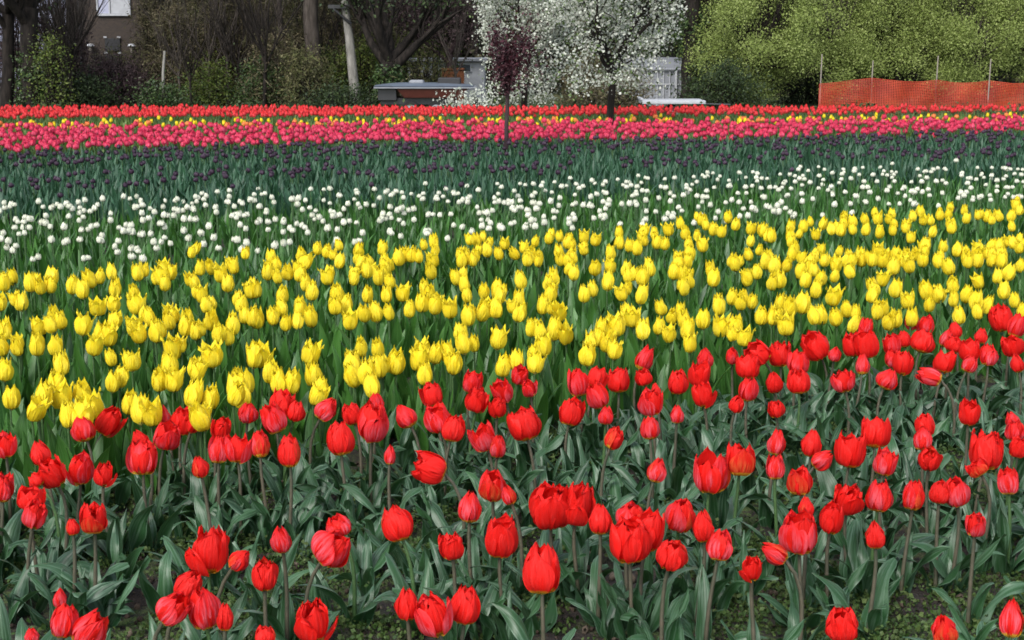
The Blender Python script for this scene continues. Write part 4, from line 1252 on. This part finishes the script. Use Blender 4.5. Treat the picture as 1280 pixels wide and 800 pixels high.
bush_specs = [
    ('brown bramble bush beside the brick house', 222, 55, 1.3, 3.6, BROWNTWIG, 5200), ('tall brown thicket bush with an olive tinge', 255, 56.5, 2.0, 5.2, BROWNTWIG, 7500),
    ('tall brown thicket bush left of the thin pale trunk', 318, 57, 2.0, 5.4, BROWNTWIG, 7500), ('brown thicket bush between the grey trunk and the pale pole', 415, 58, 1.6, 5.0, BROWNTWIG, 6000),
    ('fresh green bush at the foot of the brown thicket', 262, 53, 0.95, 1.6, LIME, 2600), ('dark green low bush under the tall brown thicket', 330, 53, 1.3, 1.5, IVY, 3200),
    ('yellow green bush between the grey trunk and the pale pole', 418, 55, 0.8, 2.0, LIME, 2600), ('yellow green bush right of the pale pole', 458, 56, 0.75, 2.5, LIME, 2400),
    ('dark evergreen bush at the foot of the brick house', 110, 53, 1.2, 1.1, DARKGREEN, 2600), ('light green climbing bush on the dark left tree', 66, 50.2, 0.55, 2.5, LIME, 1300),
    ('tangled brown bush in front of the left side of the brick house', 90, 56, 0.8, 4.0, PURPTWIG, 2600), ('tangled brown bush in front of the right side of the brick house', 192, 56.5, 0.6, 4.2, BROWNTWIG, 2600),
    ('dim brown bush hiding the foot of the brick house', 145, 54.5, 1.5, 1.75, PURPTWIG, 4200), ('tall twiggy olive bush behind the fresh green one', 285, 60, 2.4, 6.0, MIXTWIG, 8000),
    ('tall twiggy olive bush beside the straight grey brown trunk', 372, 60, 2.0, 6.0, MIXTWIG, 7500), ('tall olive brown bush behind the pale pole', 440, 62, 2.2, 5.8, MIXTWIG, 7500),
    ('tall olive brown bush behind the big forked tree', 500, 64, 2.2, 5.6, MIXTWIG, 7000), ('dim tangled bush between the two dark left trees', 25, 54, 1.3, 4.4, PURPTWIG, 4200),
    ('dark tangled bush right of the dark left tree', 72, 53.5, 0.7, 3.0, PURPTWIG, 1800), ('tall dark bush behind the slim dark trunk', 885, 61, 2.2, 6.0, DARKGREEN, 8000),
    ('thin brown brush round the foot of the straight grey brown trunk', 385, 52, 1.0, 2.0, MIXTWIG, 2200), ('thin brown brush before the thin pale trunk', 345, 53, 1.3, 2.6, BROWNTWIG, 3000),
    ('thin grey brown brush before the brick house lanterns', 150, 57, 1.5, 1.9, MIXTWIG, 1300), ('bare brown brush partly hiding the white shed', 536, 54, 0.9, 2.0, MIXTWIG, 700), ('brown brush under the big forked tree', 505, 51, 0.6, 0.7, BROWNTWIG, 900),
    ('dark low bush between the brown thicket and the field', 205, 51.5, 1.0, 0.85, IVY, 1800), ('dark low bush by the pale pole', 430, 51, 1.4, 0.7, DARKGREEN, 2400),
    ('olive bush between the big forked tree and the white shed', 530, 60, 1.6, 2.9, LIME, 3200), ('dark bush under the loose olive green tree', 905, 53, 1.6, 1.5, DARKGREEN, 3600),
    ('dark green hedge bush behind the left of the orange netting', 1010, 60, 2.0, 2.6, DARKGREEN, 5200), ('dark green hedge bush behind the middle of the orange netting', 1110, 61, 2.2, 2.6, DARKGREEN, 5600),
    ('dark green hedge bush behind the right of the orange netting', 1215, 61, 2.2, 2.6, DARKGREEN, 5600), ('dark bush in the gap between the two blossom trees', 735, 50, 1.0, 1.7, BROWNTWIG, 2800),
    ('low white flowering bush in front of the dark red sided trailer', 585, 44, 0.75, 0.75, BLOSSOM, 900), ('rust brown bush behind the clear trunked blossom tree', 775, 48, 0.9, 1.5, BROWNTWIG, 2200),
]
for k, (label, px, y, rx, h, mt, n) in enumerate(bush_specs):
    b = loc(px, y)
    tb = []
    rg = random.Random(300 + k)
    cl = clumps_in(300 + k, 0, 0, 0.05, h, rx, rx * 0.7, 70)
    for c_ in cl[::2]:
        q0 = Vector((rg.gauss(0, rx * 0.2), rg.gauss(0, rx * 0.15), -0.05))
        mid = q0 * 0.5 + Vector(c_) * 0.5 + Vector((0, 0, h * 0.12))
        tb.append(tube([q0, mid, c_, Vector(c_) + Vector((rg.gauss(0, 0.1), 0, 0.35))], [0.035, 0.022, 0.012, 0.004], 4))
    root = thing('bush', label, 'bush', b, 0, 'bushes along the far side of the field')
    put('branches', mesh_of('branches', join(tb), [BARK_GREY if mt is BROWNTWIG else BARK_DARK]), root)
    fol = leaves(cl, int(n * 1.8), 0.26, 0.085, 300 + k)
    if mt in (BROWNTWIG, MIXTWIG, PURPTWIG):
        fol = join([leaves(cl, int(n * 1.0), 0.24, 0.11, 300 + k, TWIGQ), leaves(cl, int(n * 1.3), 0.26, 0.08, 400 + k)])
    put('foliage', mesh_of('foliage', fol, [mt], False), root)

# --- the far wood behind everything, and rough growth on the bank
cc = []
rg = random.Random(4)
for _ in range(900):
    x = rg.uniform(-38, 38)
    y = rg.uniform(68, 82)
    cc.append((x, y, rg.uniform(-1, 9.5)))
tb = []
for _ in range(120):
    x, y = rg.uniform(-38, 38), rg.uniform(66, 82)
    tb.append(tube([(x, y, -1.2), (x + rg.gauss(0, 0.3), y, 4), (x + rg.gauss(0, 0.7), y, 10)], [0.2, 0.14, 0.05], 6))
o = put('far_woods', mesh_of('far_woods', join([leaves(cc, 70000, 0.95, 0.46, 12).mat(0)] + [t.mat(1) for t in tb]), [DEEP, BARK_DARK], False))
tag(o, 'dim dark brown and green wood closing the view behind the trees', kind='stuff')
hv, hf = [], []
HX = np.linspace(-260, 260, 80)
HP = [(96, -1.3), (105, 5), (118, 13), (140, 19), (180, 22), (240, 22)]
for x in HX:
    for (y_, z_) in HP:
        hv.append((x, y_, z_ * (1 + 0.10 * math.sin(x * 0.05) + 0.05 * math.sin(x * 0.17 + 1)) if z_ > 0 else z_))
hf, _u = grid_faces(len(HX), len(HP))
WOODHILL = noise_mat('wooded_hill', (0.012, 0.014, 0.008), (0.045, 0.045, 0.022), 0.8, 0.95, 1.0, dist=0.5)
tag(put('hill', mesh_of('hill', Tpl(hv, hf), [WOODHILL])), 'low dark wooded hill rising behind the far wood', kind='structure')
cc = [(rg.uniform(-24, 24), rg.uniform(28, 60), 0) for _ in range(1500)]
cc = [(x, y, ground_z(y) + rg.uniform(0.0, 0.22)) for x, y, _ in cc]
UNDER = island_mat('undergrowth_leaf', [(0.015, 0.028, 0.008), (0.03, 0.055, 0.014), (0.055, 0.075, 0.02), (0.04, 0.035, 0.02)], 0.7, 0.1)
o = put('undergrowth', mesh_of('undergrowth', leaves(cc, 36000, 0.16, 0.09, 14, LEAFQ, 0.35), [UNDER], False))
tag(o, 'low rough green growth on the bank between the field and the trees', kind='stuff')

# ------------------------------------------------------------------ built things behind the field
def flat_mat(name, colr, rough=0.6, metal=0.0):
    m_ = noise_mat(name, tuple(c_ * 0.82 for c_ in colr), colr, 5, rough, 0.08)
    m_.node_tree.nodes['Principled BSDF'].inputs['Metallic'].default_value = metal
    return m_


def brick_mat(name, c1, c2, mortar):
    m_, nt_, bs_, _o = new_mat(name)
    tc_ = N(nt_, 'ShaderNodeTexCoord')
    mp_ = N(nt_, 'ShaderNodeMapping')
    mp_.inputs['Rotation'].default_value = (PI / 2, 0, 0)
    nt_.links.new(tc_.outputs['Object'], mp_.inputs[0])
    br = N(nt_, 'ShaderNodeTexBrick')
    br.inputs['Color1'].default_value = (*c1, 1)
    br.inputs['Color2'].default_value = (*c2, 1)
    br.inputs['Mortar'].default_value = (*mortar, 1)
    br.inputs['Scale'].default_value = 4.5
    nt_.links.new(mp_.outputs[0], br.inputs['Vector'])
    nt_.links.new(br.outputs[0], bs_.inputs['Base Color'])
    bs_.inputs['Roughness'].default_value = 0.9
    return m_


BRICK = brick_mat('dark_brick', (0.026, 0.018, 0.014), (0.042, 0.028, 0.020), (0.04, 0.036, 0.031))
WHITEP = flat_mat('white_paint', (0.36, 0.37, 0.39))
LILAC = flat_mat('pale_lilac_boards', (0.34, 0.35, 0.45))
DARKP = flat_mat('dark_paint', (0.022, 0.022, 0.024), 0.4)
GLASS = flat_mat('dark_glass', (0.05, 0.06, 0.07), 0.08)
ROOF = flat_mat('slate', (0.05, 0.05, 0.055))
WOODP = flat_mat('weathered_wood', (0.20, 0.175, 0.15), 0.85)
RUST = flat_mat('rust_brown', (0.13, 0.050, 0.024), 0.8)
MAROON = flat_mat('dark_red_paint', (0.075, 0.020, 0.015), 0.4)
BLUEGREY = flat_mat('pale_blue_grey_cover', (0.085, 0.105, 0.135), 0.45)
GREYB = flat_mat('grey_boards', (0.20, 0.21, 0.23), 0.7)
RUBBER = flat_mat('rubber', (0.02, 0.02, 0.02), 0.8)

# dark brick house at far left
y = 60.0
gz = ground_z(y)
X = lambda px, yy=None: at_y(px, 100, yy or y).x
Z = lambda py, yy=None: at_y(640, py, yy or y).z - gz
cx = X(138)
root = thing('brick_house', 'dark brick house with white upper window and two wall lanterns behind brambles', 'house', (cx, y, gz))
w0, w1 = X(96) - cx, X(182) - cx
put('wall', mesh_of('wall', bbox(w0, w1, 0, 4.5, -0.2, 5.6, 0.01), [BRICK], False), root)
rf = Tpl([(w0 - 0.3, -0.35, 5.45), (w1 + 0.3, -0.35, 5.45), (w1 + 0.3, 2.25, 7.3), (w0 - 0.3, 2.25, 7.3), (w0 - 0.3, 4.85, 5.45), (w1 + 0.3, 4.85, 5.45),
          (w0 - 0.3, -0.35, 5.62), (w1 + 0.3, -0.35, 5.62), (w1 + 0.3, 2.25, 7.48), (w0 - 0.3, 2.25, 7.48), (w0 - 0.3, 4.85, 5.62), (w1 + 0.3, 4.85, 5.62)],
         [(0, 1, 2, 3), (3, 2, 5, 4), (6, 9, 8, 7), (9, 10, 11, 8), (0, 6, 7, 1), (4, 5, 11, 10), (0, 3, 9, 6), (3, 4, 10, 9), (1, 7, 8, 2), (2, 8, 11, 5)])
put('roof', mesh_of('roof', rf, [ROOF], False), root)
wn_ = put('window', mesh_of('window', join([bbox(X(126) - cx, X(168) - cx, -0.10, -0.003, Z(20), Z(17), 0.008), bbox(X(141) - cx, X(143) - cx, -0.09, -0.003, Z(17), Z(-24), 0.008),
                                              bbox(X(126) - cx, X(128) - cx, -0.09, -0.003, Z(17), Z(-24), 0.008), bbox(X(166) - cx, X(168) - cx, -0.09, -0.003, Z(17), Z(-24), 0.008),
                                              bbox(X(126) - cx, X(168) - cx, -0.09, -0.003, Z(-24), Z(-27), 0.008)]), [WHITEP], False), root)
put('blind', mesh_of('blind', bbox(X(128.2) - cx, X(140.8) - cx, -0.04, -0.004, Z(16.8), Z(-23.8), 0.004), [LILAC], False), wn_)
put('blind', mesh_of('blind', bbox(X(143.2) - cx, X(165.8) - cx, -0.045, -0.004, Z(16.8), Z(-23.8), 0.004), [WHITEP], False), wn_)
dr = put('door', mesh_of('door', join([bbox(X(134) - cx, X(153) - cx, -0.06, -0.003, Z(118), Z(68), 0.01), bbox(X(136) - cx, X(143) - cx, -0.075, -0.062, Z(112), Z(95), 0.004),
                                       bbox(X(144) - cx, X(151) - cx, -0.075, -0.062, Z(112), Z(95), 0.004), bbox(X(136) - cx, X(151) - cx, -0.075, -0.062, Z(90), Z(73), 0.004)]), [DARKP], False), root)
sg = put('shutter', mesh_of('shutter', bbox(X(134) - cx, X(153) - cx, -0.07, -0.003, Z(64), Z(48), 0.01), [DARKP], False), root)
for px in (135, 152):
    for py in (46.5, 66):
        put('bracket', mesh_of('bracket', bbox(X(px - 2) - cx, X(px + 2) - cx, -0.12, -0.072, Z(py + 1), Z(py - 1), 0.005), [WHITEP], False), sg)
for px in (117, 168):
    lx = X(px) - cx
    lm = put('lantern', mesh_of('lantern', join([bbox(lx - 0.02, lx + 0.02, -0.2, -0.003, Z(56) + 0.02, Z(56) + 0.05, 0.005), tube([(lx, -0.2, Z(66)), (lx, -0.2, Z(58))], [0.06, 0.09], 6)]), [WOODP], False), root)
    put('cap', mesh_of('cap', tube([(lx, -0.2, Z(58)), (lx, -0.2, Z(57.6)), (lx, -0.2, Z(55)), (lx, -0.2, Z(54.6))], [0.02, 0.17, 0.12, 0.01], 8), [WHITEP], False), lm)
put('downpipe', mesh_of('downpipe', tube([(X(104) - cx, -0.1, 0), (X(104) - cx, -0.1, 5.5)], [0.05, 0.05], 8), [DARKP]), root)

# pale lilac boarded house glimpsed between the left trees
y = 68.0
gz = ground_z(y)
cx = X(60)
root = thing('pale_house', 'pale lilac boarded house glimpsed between the dark left trees', 'house', (cx, y, gz))
hw_ = X(94) - cx
put('wall', mesh_of('wall', join([bbox(-3.6, hw_, 0, 5, -0.2, 5.2, 0.02)] + [bbox(-3.6 + 0.22 * k, -3.57 + 0.22 * k, -0.025, -0.003, 0, 5.0, 0.004) for k in range(int((hw_ + 3.5) / 0.22))]), [LILAC], False), root)
put('roof', mesh_of('roof', Tpl([(-4, -0.4, 5.1), (hw_ + 0.3, -0.4, 5.1), (hw_ + 0.3, 2.5, 7.2), (-4, 2.5, 7.2), (-4, 5.4, 5.1), (hw_ + 0.3, 5.4, 5.1)], [(0, 1, 2, 3), (3, 2, 5, 4)]), [ROOF], False), root)
for px in (30, 75):
    wx = X(px) - cx
    f_ = put('window', mesh_of('window', join([bbox(wx - 0.45, wx + 0.45, -0.06, -0.003, 1.2, 2.6, 0.01)]), [WHITEP], False), root)
    put('pane', mesh_of('pane', bbox(wx - 0.38, wx + 0.38, -0.072, -0.062, 1.28, 2.52, 0.004), [GLASS], False), f_)

# white shed with dark doorways, right of the big forked tree
y = 62.0
gz = ground_z(y)
cx = X(535)
root = thing('white_shed', 'low white shed with dark openings behind the blue topped trailer', 'shed', (cx, y, gz))
put('wall', mesh_of('wall', bbox(X(510) - cx, X(606) - cx, 0, 3.0, -0.2, Z(77), 0.02), [WHITEP], False), root)
put('roof', mesh_of('roof', bbox(X(506) - cx, X(610) - cx, -0.25, 3.25, Z(77) + 0.003, Z(73), 0.02), [GREYB], False), root)
for px, w_ in ((518, 5), (545, 3)):
    put('door', mesh_of('door', bbox(X(px - w_) - cx, X(px + w_) - cx, -0.05, -0.003, 0.0, Z(80), 0.01), [DARKP], False), root)
f_ = put('window', mesh_of('window', bbox(X(562) - cx, X(590) - cx, -0.06, -0.003, Z(90), Z(80), 0.01), [WHITEP], False), root)
put('pane', mesh_of('pane', bbox(X(564) - cx, X(588) - cx, -0.075, -0.062, Z(89), Z(81), 0.004), [GLASS], False), f_)
y = 57.0
gz = ground_z(y)
cx = X(566)
root = thing('rusty_bin', 'rust brown crate like bin standing in front of the white shed', 'bin', (cx, y, gz))
put('body', mesh_of('body', join([bbox(-0.42, 0.42, -0.35, 0.35, 0, Z(88), 0.02)] + [bbox(-0.40 + 0.2 * k, -0.34 + 0.2 * k, -0.385, -0.352, 0.03, Z(89), 0.006) for k in range(5)]), [RUST], False), root)
put('lid', mesh_of('lid', bbox(-0.46, 0.46, -0.40, 0.39, Z(88) + 0.003, Z(85), 0.02), [RUST], False), root)

# long low trailer: pale blue grey cover over a dark red body
y = 49.0
gz = ground_z(y)
cx = X(530)
root = thing('covered_trailer', 'long low trailer with pale blue grey cover and dark red side behind the tulips', 'trailer', (cx, y, gz))
xa, xb = X(470) - cx, X(592) - cx
zt, zm, zb = Z(104), Z(110), Z(121)
xc = X(498) - cx
body = Tpl([(xc + 0.25, -0.8, zb), (xb - 0.55, -0.8, zb), (xb - 0.55, 0.8, zb), (xc + 0.25, 0.8, zb), (xc, -0.9, zm), (xb - 0.15, -0.9, zm), (xb - 0.15, 0.9, zm), (xc, 0.9, zm)],
           [(0, 3, 2, 1), (0, 1, 5, 4), (1, 2, 6, 5), (2, 3, 7, 6), (3, 0, 4, 7), (4, 5, 6, 7)])
put('body', mesh_of('body', body, [MAROON], False), root)
put('skirt', mesh_of('skirt', bbox(xa + 0.12, xc - 0.01, -0.75, 0.75, zb - 0.1, zm - 0.003, 0.02), [DARKP], False), root)
put('chassis', mesh_of('chassis', bbox(xa + 0.2, xb - 0.7, -0.6, 0.6, zb - 0.25, zb - 0.004, 0.02), [DARKP], False), root)
put('rail', mesh_of('rail', bbox(xa, xb + 0.08, -0.96, 0.96, zm + 0.003, zm + 0.05, 0.02), [GREYB], False), root)
cv = []
nseg = 14
V = []
for i in range(nseg + 1):
    t = i / nseg
    x = xa + (xb - xa) * t
    hgt = zm + 0.075 + (zt - zm) * 0.75 * (math.sin(PI * min(max(t * 1.02, 0.02), 0.98)) ** 0.5) * (1 + 0.08 * math.sin(9 * t))
    for j in range(9):
        s_ = -1 + 2 * j / 8
        V.append((x, s_ * 0.9, zm + 0.075 + (hgt - zm - 0.075) * (1 - abs(s_) ** 2.5)))
Fg, Ug = grid_faces(nseg + 1, 9)
put('cover', mesh_of('cover', Tpl(V, Fg, Ug), [BLUEGREY]), root)
put('toolbox', mesh_of('toolbox', bbox(X(548) - cx, X(576) - cx, -0.35, 0.3, zm + 0.06, Z(97), 0.03), [DARKP], False), root)
put('toolbox', mesh_of('toolbox', bbox(X(512) - cx, X(530) - cx, -0.3, 0.3, zm + 0.06, Z(100), 0.04), [GREYB], False), root)
for wx in (-0.4, 0.45):
    w_ = put('wheel', mesh_of('wheel', join([tube([(wx, s_, 0.30), (wx, s_ + 0.01, 0.30), (wx, s_ + 0.17, 0.30), (wx, s_ + 0.18, 0.30)], [0.2, 0.30, 0.30, 0.2], 16) for s_ in (-0.92, 0.74)]), [RUBBER], False), root)
    put('rim', mesh_of('rim', tube([(wx, -0.95, 0.30), (wx, -0.93, 0.30), (wx, -0.90, 0.30)], [0.01, 0.16, 0.19], 14), [GREYB], False), w_)
put('drawbar', mesh_of('drawbar', tube([(xa + 1.1, 0, zb), (xa + 0.1, 0, zb - 0.1)], [0.05, 0.04], 6), [DARKP]), root)

# weathered pale pole with a cross arm
y = 53.5
b = loc(446, y)
gz = b.z
root = thing('utility_pole', 'pale weathered leaning pole with a dark cross arm and brace', 'pole', b)
dx = (434 - 446) * y / FPX
put('post', mesh_of('post', tube([(0, 0, -0.2), (dx * 0.6, 0, Z(50)), (dx, 0, Z(5)), (dx * 1.5, 0, Z(-80))], [0.20, 0.16, 0.13, 0.11], 10), [BARK_PALE]), root)
put('cross_arm', mesh_of('cross_arm', bbox(X(413) - b.x, X(470) - b.x, -0.25, -0.14, Z(11), Z(6), 0.01), [DARKP], False), root)
put('brace', mesh_of('brace', tube([(X(418) - b.x, -0.2, Z(10)), (X(441) - b.x, -0.18, Z(30))], [0.05, 0.05], 6), [DARKP]), root)
b = loc(204, 52)
root = thing('stake', 'short pale leaning stake in the brown brambles', 'stake', b)
gz, y = b.z, 52.0
put('post', mesh_of('post', tube([(0, 0, 0), (0.05, 0, Z(92)), (0.14, 0, Z(64)), (0.145, 0, Z(63.6))], [0.05, 0.05, 0.04, 0.01], 7), [BARK_PALE]), root)

# grey glazed greenhouse right of the blossom trees
y = 58.0
gz = ground_z(y)
cx = X(815)
root = thing('greenhouse', 'grey white greenhouse with thin upright bars right of the blossom trees', 'greenhouse', (cx, y, gz))
xa, xb = X(768) - cx, X(860) - cx
put('glazing', mesh_of('glazing', bbox(xa, xb, 0, 2.6, -0.1, Z(88), 0.01), [GREYB], False), root)
bars = [bbox(xa + (xb - xa) * k / 12 - 0.02, xa + (xb - xa) * k / 12 + 0.02, -0.06, -0.003, 0, Z(88), 0.005) for k in range(13)]
fr = put('frame', mesh_of('frame', join(bars + [bbox(xa - 0.03, xb + 0.03, -0.08, -0.062, Z(89), Z(86), 0.005), bbox(xa - 0.03, xb + 0.03, -0.08, -0.062, Z(106), Z(104.5), 0.005)]), [WHITEP], False), root)
put('roof', mesh_of('roof', Tpl([(xa - 0.1, -0.15, Z(87)), (xb + 0.1, -0.15, Z(87)), (xb + 0.1, 1.3, Z(72)), (xa - 0.1, 1.3, Z(72)), (xa - 0.1, 2.75, Z(87)), (xb + 0.1, 2.75, Z(87))], [(0, 1, 2, 3), (3, 2, 5, 4)]), [GREYB], False), root)
put('corner_post', mesh_of('corner_post', bbox(X(843) - cx, X(846) - cx, -0.16, -0.085, 0, Z(88), 0.01), [WHITEP], False), root)

# low white flat trailer deck beyond the far red tulips
y = 47.0
gz = ground_z(y)
cx = X(839)
root = thing('flat_trailer', 'low white flat trailer deck showing just above the far red tulips', 'trailer', (cx, y, gz))
xa, xb = X(800) - cx, X(879) - cx
put('deck', mesh_of('deck', bbox(xa, xb, -0.8, 0.8, Z(129), Z(124.5), 0.02), [WHITEP], False), root)
put('headboard', mesh_of('headboard', bbox(xa - 0.03, xa + 0.05, -0.75, 0.75, Z(124.5) + 0.003, Z(121.5), 0.01), [WHITEP], False), root)
for s_ in (-0.78, 0.60):
    w_ = put('wheel', mesh_of('wheel', tube([(0.1, s_, 0.26), (0.1, s_ + 0.01, 0.26), (0.1, s_ + 0.17, 0.26), (0.1, s_ + 0.18, 0.26)], [0.17, 0.26, 0.26, 0.17], 16), [RUBBER], False), root)
    put('rim', mesh_of('rim', tube([(0.1, s_ - 0.02, 0.26), (0.1, s_ - 0.01, 0.26), (0.1, s_ + 0.02, 0.26)], [0.01, 0.13, 0.16], 14), [GREYB], False), w_)
put('drawbar', mesh_of('drawbar', tube([(xb, 0, Z(130)), (xb + 0.9, 0, Z(131))], [0.04, 0.04], 6), [DARKP]), root)

# orange plastic netting fence
m = noise_mat('orange_netting', (0.26, 0.022, 0.007), (0.42, 0.045, 0.012), 1.3, 0.5, 0.0)
y = 50.0
gz = ground_z(y)
x0, x1 = X(1025), X(1345)
root = thing('netting_fence', 'orange red plastic netting fence on thin posts before the olive green trees', 'fence', (x0, y, gz))
tops = [(1025, 105), (1045, 103), (1060, 101), (1090, 97.5), (1110, 100), (1130, 102), (1150, 102.5), (1170, 100), (1190, 103), (1205, 104), (1222, 103), (1237, 101), (1265, 104.5), (1290, 104), (1345, 102)]
topz = lambda x: float(np.interp(x + x0, [X(a_) for a_, _ in tops], [Z(c_) for _, c_ in tops]))
V, Fq = [], []


def strip(p, q, wdt, horiz):
    n_ = len(V)
    d_ = Vector((0, 0, wdt)) if horiz else Vector((wdt, 0, 0))
    for a_ in (p, q):
        for s_ in (-0.5, 0.5):
            V.append(tuple(Vector(a_) + d_ * s_))
    Fq.append((n_, n_ + 1, n_ + 3, n_ + 2))


W_ = x1 - x0
nh, nvx = 22, 150
wob = lambda x, f: 0.07 * math.sin(x * 2.1 + f * 3) + 0.04 * math.sin(x * 5.3 - f * 4)
for h_ in range(nh + 1):
    f = h_ / nh
    for k in range(60):
        xa, xb = W_ * k / 60, W_ * (k + 1) / 60
        strip((xa, wob(xa, f), f * topz(xa)), (xb, wob(xb, f), f * topz(xb)), 0.021, True)
for k in range(nvx + 1):
    x = W_ * k / nvx
    for h_ in range(4):
        strip((x, wob(x, h_ / 4) + 0.004, h_ / 4 * topz(x)), (x, wob(x, (h_ + 1) / 4) + 0.004, (h_ + 1) / 4 * topz(x)), 0.025, False)
put('netting', mesh_of('netting', Tpl(V, Fq), [m], False), root)
for px, py in ((1026, 68), (1090, 76), (1171, 70), (1237, 74), (1300, 74)):
    put('post', mesh_of('post', tube([(X(px) - x0, 0.06, -0.1), (X(px) - x0 + 0.02, 0.06, Z(py)), (X(px) - x0 + 0.02, 0.06, Z(py) + 0.01)], [0.024, 0.020, 0.004], 6), [WOODP]), root)
